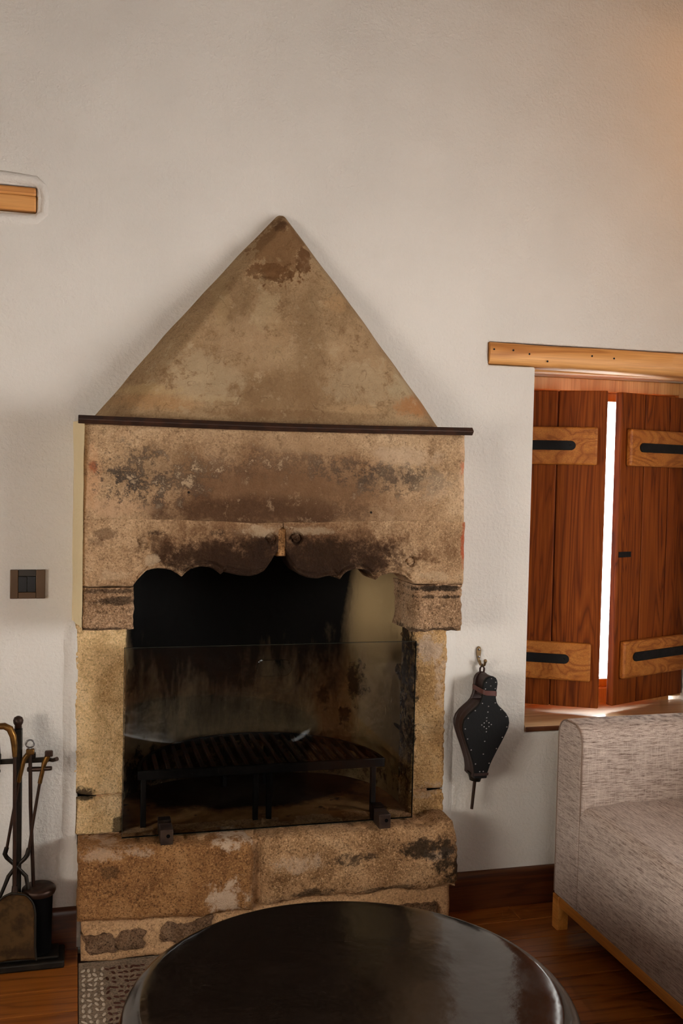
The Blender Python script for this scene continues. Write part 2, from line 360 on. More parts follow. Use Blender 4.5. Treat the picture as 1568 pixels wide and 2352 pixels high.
m_black = NT('black_bristle').done(srgb(9, 8, 8), 0.95, spec=0.05)
m_hookbrass = mk_metal('grey_brass_hook', srgb(130, 108, 78), 0.4, 0.9, 0.05)
m_bellow = NT('black_leather_board'); m_bellow = m_bellow.done(srgb(5, 5, 6), 0.6, m_bellow.bump(m_bellow.noise(140, 3), 0.2, 0.002), spec=0.25)
m_leather = NT('brown_leather'); m_leather = m_leather.done(srgb(46, 24, 18), 0.5, m_leather.bump(m_leather.noise(80, 3), 0.3, 0.003))
m_strap = NT('red_brown_strap').done(srgb(84, 42, 34), 0.5)
m_stud = mk_metal('nickel_stud', srgb(170, 168, 166), 0.28, 1.0)
m_plate = mk_metal('bronze_switch_plate', srgb(98, 78, 60), 0.38, 0.75, 0.0)
m_switchblack = NT('black_switch_plastic').done(srgb(16, 16, 17), 0.4)
m_switchdark = NT('dark_switch_bezel').done(srgb(46, 38, 28), 0.45)

def mk_table():
    t = NT('polished_dark_table')
    w = t.noise(5.5, 6, 0.7, 1.2)
    sm = t.smooth(w, 0.62, 0.74, 0, 0.5)
    c = t.mix(sm, srgb(34, 27, 22), srgb(96, 86, 76))
    c = t.mix(t.smooth(t.noise(1.5, 3), 0.4, 0.7, 0, 0.4), c, srgb(26, 21, 18))
    r = t.math('ADD', t.smooth(t.noise(9, 5, 0.65), 0.3, 0.8, 0.11, 0.22), t.math('MULTIPLY', sm, 0.25))
    n = t.bump(t.noise(7, 3), 0.06, 0.03); n = t.bump(t.noise(45, 3), 0.05, 0.004, n)
    return t.done(c, r, n, metal=0.0, spec=0.7)
m_table = mk_table()

def mk_fabric(name, streak):
    t = NT(name)
    s1 = t.noise(1.0, 4, 0.65, 0.0, t.mapping(streak))
    s2 = t.noise(1.0, 3, 0.6, 0.0, t.mapping(tuple(v * 3.0 for v in streak)))
    cross = t.noise(1.0, 2, 0.6, 0.0, t.mapping((330, 330, 26)))
    wv = t.noise(620, 2, 0.5)
    v = t.math('ADD', t.math('MULTIPLY', s1, 0.42), t.math('MULTIPLY', s2, 0.58))
    c = t.ramp(v, [(0.40, srgb(112, 92, 82)), (0.47, srgb(172, 152, 140)), (0.53, srgb(200, 182, 170)), (0.62, srgb(220, 204, 192))])
    c = t.mix(t.smooth(wv, 0.35, 0.6, 0.35, 0), c, srgb(116, 100, 90))
    c = t.mix(t.smooth(cross, 0.52, 0.66, 0, 0.40), c, srgb(212, 196, 184))
    n = t.bump(wv, 0.35, 0.002); n = t.bump(s2, 0.2, 0.002, n)
    m = t.done(c, 0.9, n, spec=0.2)
    t.b.inputs['Sheen Weight'].default_value = 0.15
    return m
m_fab_seat = mk_fabric('heather_fabric_seat', (300, 14, 320))
m_fab_arm = mk_fabric('heather_fabric_arm', (16, 16, 330))
m_fab_piping = NT('fabric_piping').done(srgb(132, 110, 96), 0.9)

def mk_glass(name, tint, gloss_rough=0.02):
    m = bpy.data.materials.new(name); m.use_nodes = True
    nt = m.node_tree; nt.nodes.clear()
    out = nt.nodes.new('ShaderNodeOutputMaterial')
    tr = nt.nodes.new('ShaderNodeBsdfTransparent'); tr.inputs[0].default_value = tint
    gl = nt.nodes.new('ShaderNodeBsdfGlossy'); gl.inputs['Roughness'].default_value = gloss_rough
    fr = nt.nodes.new('ShaderNodeFresnel'); fr.inputs[0].default_value = 1.38
    mx = nt.nodes.new('ShaderNodeMixShader')
    nt.links.new(fr.outputs[0], mx.inputs[0]); nt.links.new(tr.outputs[0], mx.inputs[1]); nt.links.new(gl.outputs[0], mx.inputs[2])
    nt.links.new(mx.outputs[0], out.inputs[0])
    return m
m_glass = mk_glass('clear_guard_glass', (0.95, 0.96, 0.95, 1))
m_pane = mk_glass('window_pane_glass', (0.97, 0.98, 0.97, 1))

def mk_edge():
    t = NT('glass_edge_green'); return t.done(srgb(38, 40, 34), 0.2)
m_glassedge = mk_edge()

def mk_flat(name, c, rough=0.6):
    t = NT(name); w = t.noise(120, 3)
    return t.done(t.mix(w, scale_col(c, 0.8), scale_col(c, 1.15)), rough)
m_pebw = mk_flat('white_pebble', srgb(196, 182, 162), 0.55)
m_pebb = mk_flat('brown_pebble', srgb(74, 38, 28), 0.5)

# ------------------------------------------------------------------ mesh helpers
class MB:
    def __init__(s): s.v = []; s.f = []
    def add(s, vs, fs):
        k = len(s.v); s.v += [tuple(p) for p in vs]; s.f += [tuple(i + k for i in f) for f in fs]; return s
    def box(s, x0, x1, y0, y1, z0, z1):
        vs = [(x, y, z) for z in (z0, z1) for y in (y0, y1) for x in (x0, x1)]
        return s.add(vs, [(0, 2, 3, 1), (4, 5, 7, 6), (0, 1, 5, 4), (2, 6, 7, 3), (0, 4, 6, 2), (1, 3, 7, 5)])
    def obox(s, o, d, n, s0, s1, t0, t1, z0, z1):
        """box in a turned frame: s along d, t along n"""
        P = lambda a, b, z: (o[0] + d[0] * a + n[0] * b, o[1] + d[1] * a + n[1] * b, z)
        vs = [P(a, b, z) for z in (z0, z1) for b in (t0, t1) for a in (s0, s1)]
        return s.add(vs, [(0, 2, 3, 1), (4, 5, 7, 6), (0, 1, 5, 4), (2, 6, 7, 3), (0, 4, 6, 2), (1, 3, 7, 5)])
    def grid(s, fn, nu, nv, wrap=False):
        vs = [fn(i / nu, j / nv) for j in range(nv + 1) for i in range(nu + (0 if wrap else 1))]
        w = nu if wrap else nu + 1
        fs = []
        for j in range(nv):
            for i in range(nu):
                a = j * w + i; b = j * w + (i + 1) % w
                fs.append((a, b, b + w, a + w))
        return s.add(vs, fs)
    def tube(s, pts, r, n=10, flat=1.0, caps=True):
        pts = [Vector(p) for p in pts]
        rs = r if isinstance(r, (list, tuple)) else [r] * len(pts)
        rings = []
        prev = None
        for i, p in enumerate(pts):
            a = pts[max(i - 1, 0)]; b = pts[min(i + 1, len(pts) - 1)]
            t = (b - a).normalized()
            if prev is None:
                ref = Vector((0, 1, 0)) if abs(t.y) < 0.9 else Vector((1, 0, 0))
                u = ref.cross(t).normalized()
            else:
                u = (prev - t * prev.dot(t)).normalized()
            prev = u
            w = t.cross(u)
            rings.append([p + (u * cos(2 * pi * k / n) + w * sin(2 * pi * k / n) * flat) * rs[i] for k in range(n)])
        vs = [q for ring in rings for q in ring]
        fs = []
        for i in range(len(rings) - 1):
            for k in range(n):
                a = i * n + k; b = i * n + (k + 1) % n
                fs.append((a, b, b + n, a + n))
        if caps:
            fs.append(tuple(reversed(range(n)))); fs.append(tuple((len(rings) - 1) * n + k for k in range(n)))
        return s.add(vs, fs)
    def lathe(s, prof, c, n=48, axis='Z'):
        """prof: (radius, height) pairs"""
        vs = []
        for r, h in prof:
            for k in range(n):
                a = 2 * pi * k / n
                if axis == 'Z': vs.append((c[0] + r * cos(a), c[1] + r * sin(a), c[2] + h))
                else: vs.append((c[0] + r * cos(a), c[1] - h, c[2] + r * sin(a)))
        fs = []
        for i in range(len(prof) - 1):
            for k in range(n):
                a = i * n + k; b = i * n + (k + 1) % n
                fs.append((a, b, b + n, a + n))
        fs.append(tuple(reversed(range(n)))); fs.append(tuple((len(prof) - 1) * n + k for k in range(n)))
        return s.add(vs, fs)
    def prism(s, outline, y0, y1):
        n = len(outline)
        vs = [(x, y0, z) for x, z in outline] + [(x, y1, z) for x, z in outline]
        fs = [tuple(range(n)), tuple(reversed(range(n, 2 * n)))]
        fs += [(i, i + n, (i + 1) % n + n, (i + 1) % n) for i in range(n)]
        return s.add(vs, fs)
    def torus(s, c, R, r, n=28, m=10, axis='Y'):
        vs = []; fs = []
        for i in range(n):
            a = 2 * pi * i / n
            for j in range(m):
                b = 2 * pi * j / m
                d = R + r * cos(b)
                if axis == 'Y': vs.append((c[0] + d * cos(a), c[1] + r * sin(b), c[2] + d * sin(a)))
                else: vs.append((c[0] + d * cos(a), c[1] + d * sin(a), c[2] + r * sin(b)))
        for i in range(n):
            for j in range(m):
                fs.append((i * m + j, ((i + 1) % n) * m + j, ((i + 1) % n) * m + (j + 1) % m, i * m + (j + 1) % m))
        return s.add(vs, fs)
    def mesh(s, name, mat, smooth=35):
        me = bpy.data.meshes.new(name)
        me.from_pydata(s.v, [], s.f); me.validate()
        bm = bmesh.new(); bm.from_mesh(me); bmesh.ops.recalc_face_normals(bm, faces=bm.faces); bm.to_mesh(me); bm.free()
        if mat: me.materials.append(mat)
        if smooth:
            for p in me.polygons: p.use_smooth = True
            me.set_sharp_from_angle(angle=radians(smooth))
        return me
    def obj(s, name, mat, parent=None, smooth=35, bevel=0, seg=2):
        o = bpy.data.objects.new(name, s.mesh(name, mat, smooth)); COL.objects.link(o)
        if parent: adopt(o, parent)
        if bevel:
            b = o.modifiers.new('bevel', 'BEVEL'); b.width = bevel; b.segments = seg; b.limit_method = 'ANGLE'; b.angle_limit = radians(30)
            b.harden_normals = False
        return o

ORIG = {}
def adopt(o, parent):
    o.parent = parent
    o.matrix_parent_inverse = Matrix.Translation(-Vector(ORIG.get(parent.name, (0, 0, 0))))

def tag(o, label, cat=None, group=None, kind=None):
    o['label'] = label
    if cat: o['category'] = cat
    if group: o['group'] = group
    if kind: o['kind'] = kind
    return o

def thing(name, loc, label, cat, group=None):
    o = bpy.data.objects.new(name, None); COL.objects.link(o); o.location = loc
    o.empty_display_size = 0.05
    ORIG[o.name] = loc
    return tag(o, label, cat, group)

def lerp(a, b, t): return a + (b - a) * t
def ns(x, y, z, s): return noise.noise(Vector((x * s, y * s, z * s)))

def interp(pts, x):
    if x <= pts[0][0]: return pts[0][1]
    for (a, b), (c, d) in zip(pts, pts[1:]):
        if x <= c: return b + (d - b) * (x - a) / max(c - a, 1e-9)
    return pts[-1][1]

def stone(name, x0, x1, z0, z1, yf, yb, mat, parent, nu=40, nv=40, edge=0.012, rough=0.003, wob=0.003, seed=0.0,
          zlo=None, zhi=None, xl=None, xr=None, relief=None, label=None, edges=(1, 1, 1, 1)):
    """a dressed stone: uneven front grid with rounded edges, sides running back to yb"""
    zlo = zlo or (lambda x: z0); zhi = zhi or (lambda x: z1)
    xl = xl or (lambda z: x0); xr = xr or (lambda z: x1)
    def pt(u, v):
        xa = lerp(x0, x1, u)
        a, b = zlo(xa), zhi(xa)
        z = lerp(a, b, v)
        l, r = xl(z), xr(z)
        x = lerp(l, r, u)
        du = min(x - l, r - x); dv = min(z - a, b - z)
        e = edge
        ql = max(0, 1 - (x - l) / e) * edges[0]; qr = max(0, 1 - (r - x) / e) * edges[1]
        qb = max(0, 1 - (z - a) / e) * edges[2]; qt = max(0, 1 - (b - z) / e) * edges[3]
        qu = max(ql, qr); qv = max(qb, qt)
        q = min(hypot(qu, qv), 1)
        back = e * (1 - sqrt(max(1 - q * q, 0)))
        y = yf + back
        y -= rough * (ns(x + seed, 0.3, z, 9) * 1.2 + ns(x, seed, z, 38) * 0.7 + ns(x, seed + 4, z, 120) * 0.45)
        if relief: y += relief(x, z)
        wx = wob * (ns(seed, 1.7, z, 14) + 0.5 * ns(seed, 5.2, z, 55)); wz = wob * (ns(x, seed + 3, 0.4, 14) + 0.5 * ns(x, seed, 8.1, 55))
        fu = 1 if (u < 0.02 or u > 0.98) else 1 - min(du / (4 * e), 1)
        fv = 1 if (v < 0.02 or v > 0.98) else 1 - min(dv / (4 * e), 1)
        return (x + wx * fu, y, z + wz * fv)
    mb = MB(); mb.grid(pt, nu, nv)
    w = nu + 1
    ring = [i for i in range(nu + 1)] + [j * w + nu for j in range(1, nv + 1)] + [nv * w + i for i in range(nu - 1, -1, -1)] + [j * w for j in range(nv - 1, 0, -1)]
    k0 = len(mb.v); n = len(ring)
    nd = 3
    for d in range(1, nd + 1):
        for i in ring:
            p = mb.v[i]; y = lerp(p[1], yb, d / nd)
            j = 0.0 if d == nd else rough * 0.8
            mb.v.append((p[0] + j * ns(p[0], y + seed, p[2], 30), y, p[2] + j * ns(p[0] + 3, y + seed, p[2], 30)))
    prev = ring
    for d in range(nd):
        cur = list(range(k0 + d * n, k0 + (d + 1) * n))
        for i in range(n): mb.f.append((prev[i], prev[(i + 1) % n], cur[(i + 1) % n], cur[i]))
        prev = cur
    mb.f.append(tuple(prev))
    o = mb.obj(name, mat, parent, smooth=60)
    if label: o['label'] = label
    return o

# ------------------------------------------------------------------ the room shell
RX0, RX1, RY0, CEIL = -2.0, 2.62, -5.0, 3.15
def wall_with_holes(name, axis, at, thick, a0, a1, holes, mat, z0=-0.06, z1=CEIL, bevel=0.0, splits=()):
    """wall in plane axis=at, thickness away from the room; holes (a0,a1,z0,z1); reveal faces included"""
    xs = sorted({a0, a1, *[h[0] for h in holes], *[h[1] for h in holes], *splits}); xs = [x for x in xs if a0 <= x <= a1]
    zs = sorted({z0, z1, *[h[2] for h in holes], *[h[3] for h in holes]}); zs = [z for z in zs if z0 <= z <= z1]
    P = (lambda a, t, z: (a, at + t, z)) if axis == 'Y' else (lambda a, t, z: (at + t, a, z))
    idx = {}; mb = MB()
    def vid(i, k, j):
        key = (i, k, j)
        if key not in idx:
            idx[key] = len(mb.v); mb.v.append(P(xs[i], thick * k, zs[j]))
        return idx[key]
    def solid(i, j):
        if i < 0 or j < 0 or i >= len(xs) - 1 or j >= len(zs) - 1: return False
        cx, cz = (xs[i] + xs[i + 1]) / 2, (zs[j] + zs[j + 1]) / 2
        return not any(h[0] < cx < h[1] and h[2] < cz < h[3] for h in holes)
    for i in range(len(xs) - 1):
        for j in range(len(zs) - 1):
            if not solid(i, j): continue
            for k in (0, 1): mb.f.append((vid(i, k, j), vid(i + 1, k, j), vid(i + 1, k, j + 1), vid(i, k, j + 1)))
            if not solid(i - 1, j): mb.f.append((vid(i, 0, j), vid(i, 1, j), vid(i, 1, j + 1), vid(i, 0, j + 1)))
            if not solid(i + 1, j): mb.f.append((vid(i + 1, 0, j), vid(i + 1, 1, j), vid(i + 1, 1, j + 1), vid(i + 1, 0, j + 1)))
            if not solid(i, j - 1): mb.f.append((vid(i, 0, j), vid(i, 1, j), vid(i + 1, 1, j), vid(i + 1, 0, j)))
            if not solid(i, j + 1): mb.f.append((vid(i, 0, j + 1), vid(i, 1, j + 1), vid(i + 1, 1, j + 1), vid(i + 1, 0, j + 1)))
    o = mb.obj(name, mat, None, smooth=0, bevel=bevel, seg=3)
    o['kind'] = 'structure'
    return o

WX0, WX1, WZ0, WZ1 = 1.425, 2.175, 0.565, 1.752
wall = wall_with_holes('wall_back', 'Y', 0.0, 0.52, RX0, RX1,
                       [(0.075, 1.085, 0.25, 1.36), (WX0, WX1, WZ0, WZ1), (1.262, 2.45, WZ1, 1.826), (-0.70, -0.112, 2.106, 2.180)], m_wall, bevel=0.006)
tag(wall, 'white plastered wall around the fireplace and window', None)
wr = wall_with_holes('wall_right', 'X', RX1, 0.60, RY0, 0.0, [(-3.0, -1.1, 0.60, 1.70)], m_room)
wl = wall_with_holes('wall_left', 'X', RX0, -0.60, RY0, 0.0, [(-3.4, -1.7, 0.70, 1.70)], m_room)
wf = wall_with_holes('wall_front', 'Y', RY0, -0.10, RX0, RX1, [(-0.75, 0.75, 1.65, 2.25)], m_room)
for o, l in ((wr, 'pale plaster side wall with a window, right of the sofa'), (wl, 'pale plaster side wall left of the fire tools'), (wf, 'pale plaster wall behind the viewer')): o['label'] = l
ce = MB().box(RX0, RX1, RY0, 0.0, CEIL, CEIL + 0.08).obj('ceiling', m_ceil); tag(ce, 'warm timber board ceiling', kind='structure')

# soft plaster build-up where the wall meets the stones
def wall_roll(name, xa, xb, z0, z1, h, seed):
    def fn(u, v):
        z = lerp(z0, z1, v); x = lerp(xa, xb, u) + 0.004 * ns(seed, u * 2, z, 8)
        prof = sin(u * pi / 2) ** 1.6
        fade = min(1, v / 0.08, (1 - v) / 0.08)
        return (x, 0.004 - (h + 0.004) * prof * max(fade, 0.05) - 0.001 * ns(x, seed, z, 30), z)
    return MB().grid(fn, 12, 60).obj(name, m_wall, wall, smooth=60)
wall_roll('plaster_edge', -0.040, 0.012, 0.30, 0.985, 0.014, 2.0)
wall_roll('plaster_edge', 1.190, 1.138, 0.26, 0.96, 0.012, 5.0)
# raised plaster collar round the beam end
mb = MB()
path = [(-0.70, 2.200), (-0.40, 2.202), (-0.20, 2.201), (-0.115, 2.196), (-0.094, 2.180), (-0.089, 2.145), (-0.092, 2.108), (-0.112, 2.090), (-0.20, 2.086), (-0.40, 2.085), (-0.70, 2.086)]
mb.tube([(x, 0.009, z) for x, z in path], [0.018, 0.018, 0.018, 0.017, 0.015, 0.014, 0.015, 0.017, 0.018, 0.018, 0.018], 14)
mb.obj('plaster_collar', m_wall, wall, smooth=60)

# floor: boards running along the wall, with a pebble panel let in before the hearth
MX0, MX1, MY0, MY1 = 0.024, 1.145, -0.78, -0.125
floor = MB().box(RX0, RX1, RY0, 0.0, -0.06, -0.022).obj('floor', m_base); tag(floor, 'polished orange-brown wooden board floor', kind='structure')
rnd = random.Random(4)
bw = 0.118; y = 0.0
plank_meshes = {}
while y > RY0 + 0.01:
    ya, yb = max(y - bw + 0.0012, RY0), y - 0.0012
    spans = []
    x = RX0 + rnd.uniform(-1.2, 0)
    while x < RX1:
        L = rnd.uniform(1.3, 1.9); a, b = max(x, RX0), min(x + L - 0.0014, RX1); x += L
        if b - a < 0.1: continue
        if yb > MY0 and ya < MY1 + 0.2:
            for c, d in ((a, min(b, MX0 - 0.002)), (max(a, MX1 + 0.002), b)):
                if d - c > 0.004: spans.append((c, d))
        else: spans.append((a, b))
    for a, b in spans:
        MB().box(a, b, ya, yb, -0.022, 0.0).obj('plank', m_plank, floor, smooth=0, bevel=0.0012, seg=1)
    y -= bw

def mk_baseboard(name, x0, x1, label):
    outline = [(0, 0.0), (-0.018, 0.0), (-0.018, 0.100), (-0.016, 0.112), (-0.010, 0.119), (-0.0005, 0.121)]
    mb = MB(); n = len(outline)
    mb.add([(x, yy, z) for x in (x0, x1) for yy, z in outline], [tuple(range(n)), tuple(reversed(range(n, 2 * n)))] + [(i, (i + 1) % n, (i + 1) % n + n, i + n) for i in range(n)])
    tag(mb.obj(name, m_base, None, 40), label, kind='structure')
mk_baseboard('baseboard_left', RX0, 0.018, 'dark brown wooden baseboard left of the fireplace')
mk_baseboard('baseboard_right', 1.150, RX1, 'dark brown wooden baseboard between fireplace and sofa')

# pebble mosaic panel in the floor
panel = MB().box(MX0, MX1, MY0, MY1 + 0.02, -0.022, 0.0015).obj('mosaic_panel', m_grey_mortar, floor, bevel=0.002)
panel['label'] = 'grey mortar panel set with pebbles before the hearth'
def pebble_mesh(name, mat):
    mb = MB()
    prof = [(0.30, 0.46), (0.75, 0.33), (1.0, 0.0)]
    n = 9
    mb.v.append((0, 0, 0.5))
    for r, h in prof:
        for k in range(n): mb.v.append((r * cos(2 * pi * k / n), r * sin(2 * pi * k / n), h))
    for k in range(n):
        mb.f.append((0, 1 + k, 1 + (k + 1) % n))
        for j in range(2): mb.f.append((1 + j * n + k, 1 + (j + 1) * n + k, 1 + (j + 1) * n + (k + 1) % n, 1 + j * n + (k + 1) % n))
    return mb.mesh(name, mat, 80)
pw, pb = pebble_mesh('white_pebble', m_pebw), pebble_mesh('brown_pebble', m_pebb)
spots = []
rnd = random.Random(11)
yy = MY1 - 0.03
while yy > MY0 + 0.012:
    xx = MX0 + 0.012
    while xx < MX1 - 0.012:
        px, py = xx + rnd.uniform(-.003, .003), yy + rnd.uniform(-.004, .004)
        u = (px - MX0)
        band = u % 0.28
        white = band < 0.075 or (band > 0.20 and rnd.random() < 0.8)
        if not white and rnd.random() < 0.22: pass
        else: spots.append((px, py, white, rnd.uniform(0.0038, 0.0058), rnd.uniform(0.0080, 0.0125), rnd.gauss(0, 0.40) if white else rnd.uniform(0, pi)))
        xx += 0.0165
    yy -= 0.0265
spots.sort(key=lambda s: s[0] - 0.25 * s[1] * 0)
extra = MB(); nsmall = 0
for i, (px, py, white, a, b, ang) in enumerate(spots):
    if nsmall < 290 and py > -0.58:
        o = bpy.data.objects.new('pebble', pw if white else pb); COL.objects.link(o)
        o.location = (px, py, 0.0012); o.scale = (a, b, 0.0045); o.rotation_euler = (0, 0, ang)
        o.parent = panel; nsmall += 1
    else:
        src = pw
        extra.add([(px + v.co.x * a * cos(ang) - v.co.y * b * sin(ang), py + v.co.x * a * sin(ang) + v.co.y * b * cos(ang), 0.0012 + v.co.z * 0.0045) for v in src.vertices], [tuple(p.vertices) for p in src.polygons])
eo = extra.obj('pebble_field', m_pebw, panel, 80); eo['kind'] = 'stuff'

# timber beam end built into the wall, upper left
bo = thing('beam_end', (-0.40, 0, 2.106), 'squared end of a timber beam set in the upper left wall', 'beam')
MB().box(-0.695, -0.114, -0.008, 0.28, 2.110, 2.152).obj('timber', m_beam, bo, bevel=0.004)
MB().box(-0.695, -0.114, -0.006, 0.28, 2.1525, 2.176).obj('timber', m_beam, bo, bevel=0.006)

# ------------------------------------------------------------------ window: lintel, frame, pane, sill
lin = thing('window_lintel', (1.85, 0, 1.752), 'pale pine lintel beam over the shuttered window', 'beam')
mb = MB()
nx = 60
def lint_ring(x):
    top = 1.823 + 0.004 * ns(x, 1, 2, 3); bot = 1.757 - 0.010 * max(0, x - 1.40) / 0.6 + 0.003 * ns(x, 7, 2, 4)
    return [(x, -0.006, bot + 0.008), (x, -0.010, bot + 0.03), (x, -0.008, top - 0.006), (x, 0.0, top), (x, 0.13, top), (x, 0.13, bot + 0.004), (x, 0.03, bot - 0.002), (x, 0.004, bot)]
rings = [lint_ring(lerp(1.264, 2.445, i / nx)) for i in range(nx + 1)]
k = len(rings[0])
for r in rings: mb.v += r
for i in range(nx):
    for j in range(k): mb.f.append((i * k + j, i * k + (j + 1) % k, (i + 1) * k + (j + 1) % k, (i + 1) * k + j))
mb.f.append(tuple(range(k))); mb.f.append(tuple(reversed(range(nx * k, nx * k + k))))
mb.obj('beam', m_beam, lin, smooth=50)
MB().box(1.27, 2.44, 0.132, 0.215, 1.7525, 1.80).obj('rear_board', m_beam, lin, bevel=0.003)
hole = MB().lathe([(0.0032, 0), (0.0032, 0.0012)], (0, 0, 0), 10, 'Y').mesh('nail_hole', m_iron, 0)
for x, z in ((1.276, 1.800), (1.342, 1.800), (1.398, 1.791), (1.462, 1.771), (1.62, 1.796), (1.70, 1.792)):
    o = bpy.data.objects.new('nail', hole); COL.objects.link(o); adopt(o, lin); o.location = (x, -0.0095, z)

win = MB().box(WX0 - 0.03, 1.462, 0.262, 0.335, 0.60, 1.752).obj('window_1', m_frame, None, bevel=0.003)
tag(win, 'orange wooden window frame behind the shutters', kind='structure')
MB().box(2.128, WX1 + 0.03, 0.262, 0.335, 0.60, 1.752).obj('frame_side', m_frame, win, bevel=0.003)
MB().box(1.462, 2.128, 0.262, 0.335, 1.706, 1.752).obj('frame_head', m_frame, win, bevel=0.003)
MB().box(1.462, 2.128, 0.262, 0.335, 0.566, 0.640).obj('frame_foot', m_frame, win, bevel=0.003)
sash = MB().box(1.462, 2.128, 0.285, 0.325, 1.676, 1.706).obj('sash', m_frame, win, bevel=0.003)
MB().box(1.462, 2.128, 0.285, 0.325, 0.640, 0.668).obj('sash_rail', m_frame, sash, bevel=0.003)
MB().box(1.462, 1.500, 0.285, 0.325, 0.668, 1.676).obj('sash_stile', m_frame, sash, bevel=0.003)
MB().box(2.090, 2.128, 0.285, 0.325, 0.668, 1.676).obj('sash_stile', m_frame, sash, bevel=0.003)
MB().box(1.500, 2.090, 0.303, 0.307, 0.668, 1.676).obj('pane', m_pane, sash, smooth=0)
MB().box(1.27, 2.44, 0.217, 0.40, 1.7525, 1.80).obj('soffit_plaster', m_wall, win)
# sill slab with a softly rounded nose
def sill_ring(x):
    f = -0.002 + 0.004 * ns(x, 3, 1, 5)
    b = 0.567
    return [(x, 0.261, b), (x, 0.261, 0.588), (x, 0.03 + f, 0.594), (x, 0.012 + f, 0.592), (x, 0.003 + f, 0.586), (x, f, 0.577), (x, f + 0.004, b)]
mb = MB(); nx = 30
rings = [sill_ring(lerp(WX0 + 0.001, WX1 - 0.001, i / nx)) for i in range(nx + 1)]; k = len(rings[0])
for r in rings: mb.v += r
for i in range(nx):
    for j in range(k): mb.f.append((i * k + j, i * k + (j + 1) % k, (i + 1) * k + (j + 1) % k, (i + 1) * k + j))
mb.f.append(tuple(range(k))); mb.f.append(tuple(reversed(range(nx * k, nx * k + k))))
mb.obj('sill', m_sill, win, smooth=50)
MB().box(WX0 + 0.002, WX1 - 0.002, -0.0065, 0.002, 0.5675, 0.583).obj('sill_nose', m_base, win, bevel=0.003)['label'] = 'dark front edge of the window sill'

# openings of the two windows that light the room
def plain_window(name, axis, at, a0, a1, z0, z1, label):
    w = 0.05
    def bx(a, b, c, d): return MB().box(a, b, at - .03, at + .03, c, d) if axis == 'Y' else MB().box(at - .03, at + .03, a, b, c, d)
    f = bx(a0, a0 + w, z0, z1).obj(name, m_frame, None, bevel=0.003); tag(f, label, kind='structure')
    bx(a1 - w, a1, z0, z1).obj('frame_side', m_frame, f, bevel=0.003)
    bx(a0 + w, a1 - w, z0, z0 + w).obj('frame_foot', m_frame, f, bevel=0.003)
    bx(a0 + w, a1 - w, z1 - w, z1).obj('frame_head', m_frame, f, bevel=0.003)
    m = (a0 + a1) / 2
    bx(m - .025, m + .025, z0 + w, z1 - w).obj('mullion', m_frame, f, bevel=0.003)
plain_window('window_2', 'X', RX1 + 0.55, -3.0, -1.1, 0.60, 1.70, 'side window that lights the room from the right')
plain_window('window_3', 'X', RX0 - 0.55, -3.4, -1.7, 0.70, 1.70, 'side window in the left wall, behind the viewer')

plain_window('window_4', 'Y', RY0 - 0.05, -0.75, 0.75, 1.65, 2.25, 'wide high window in the wall behind the viewer')

# ------------------------------------------------------------------ shutters
def shutter(hinge, free, width, planks, strap_inset, batten_z, label, latch):
    d = Vector((free[0] - hinge[0], free[1] - hinge[1])).normalized()
    n = Vector((d.y, -d.x))
    if n.y > 0: n = -n
    Z0, Z1 = 0.612, 1.695
    t = thing('window_shutter', (hinge[0], hinge[1], Z0), label, 'shutter', 'wooden shutters of the window')
    for a, b in planks:
        MB().obox(hinge, d, n, a + 0.0015, b - 0.0015, -0.028, 0.0, Z0, Z1).obj('plank', m_shutter, t, smooth=0, bevel=0.0035, seg=2)
    MB().obox(hinge, d, n, 0.003, width - 0.004, -0.0275, -0.010, Z0 + 0.002, Z1 - 0.002).obj('tongue_core', m_shutter, t, smooth=0)
    for z0, z1, sz in batten_z:
        b = MB().obox(hinge, d, n, 0.02, width - 0.031, 0.0, 0.022, z0, z1).obj('batten', m_batten, t, smooth=0, bevel=0.006, seg=2)
        e = width - 0.031 - strap_inset
        out = [(0.0, -0.016), (e - 0.016, -0.016)] + [(e - 0.016 + 0.016 * sin(a), -0.016 * cos(a)) for a in [pi * i / 8 for i in range(1, 8)]] + [(e - 0.016, 0.016), (0.0, 0.016)]
        mb = MB(); N = len(out)
        P = lambda s, tt, z: (hinge[0] + d.x * s + n.x * tt, hinge[1] + d.y * s + n.y * tt, z)
        mb.add([P(s, tt, sz + z) for tt in (0.0215, 0.0265) for s, z in out], [tuple(range(N)), tuple(reversed(range(N, 2 * N)))] + [(i, (i + 1) % N, (i + 1) % N + N, i + N) for i in range(N)])
        st = mb.obj('strap_hinge', m_iron, t, smooth=40, bevel=0.001, seg=1)
        st['label'] = 'black iron strap hinge'
        sc = MB()
        c = P(e - 0.018, 0.027, sz)
        sc.add([(c[0] + d.x * 0.004 * cos(a) , c[1] + d.y * 0.004 * cos(a), c[2] + 0.004 * sin(a)) for a in [2 * pi * i / 8 for i in range(8)]] + [(c[0] + n.x * 0.002, c[1] + n.y * 0.002, c[2])], [(i, (i + 1) % 8, 8) for i in range(8)])
        sc.obj('screw', m_iron, st, smooth=60)
        kx = (hinge[0] - d.x * 0.004 + n.x * 0.012, hinge[1] - d.y * 0.004 + n.y * 0.012)
        MB().tube([(kx[0], kx[1], sz - 0.055), (kx[0], kx[1], sz + 0.06)], 0.010, 12).obj('knuckle', m_iron, st)
    if latch:
        MB().obox(hinge, d, n, width - 0.072, width - 0.008, 0.0, 0.004, 1.128, 1.147).obj('latch_plate', m_iron, t, bevel=0.001)
    return t
shutter((1.42, 0.245), (1.735, 0.078), 0.3565, [(0, 0.06), (0.06, 0.192), (0.192, 0.3565)], 0.072, [(1.443, 1.571, 1.508), (0.706, 0.836, 0.780)],
        'left wooden shutter of the window, beside the plastered jamb', False)
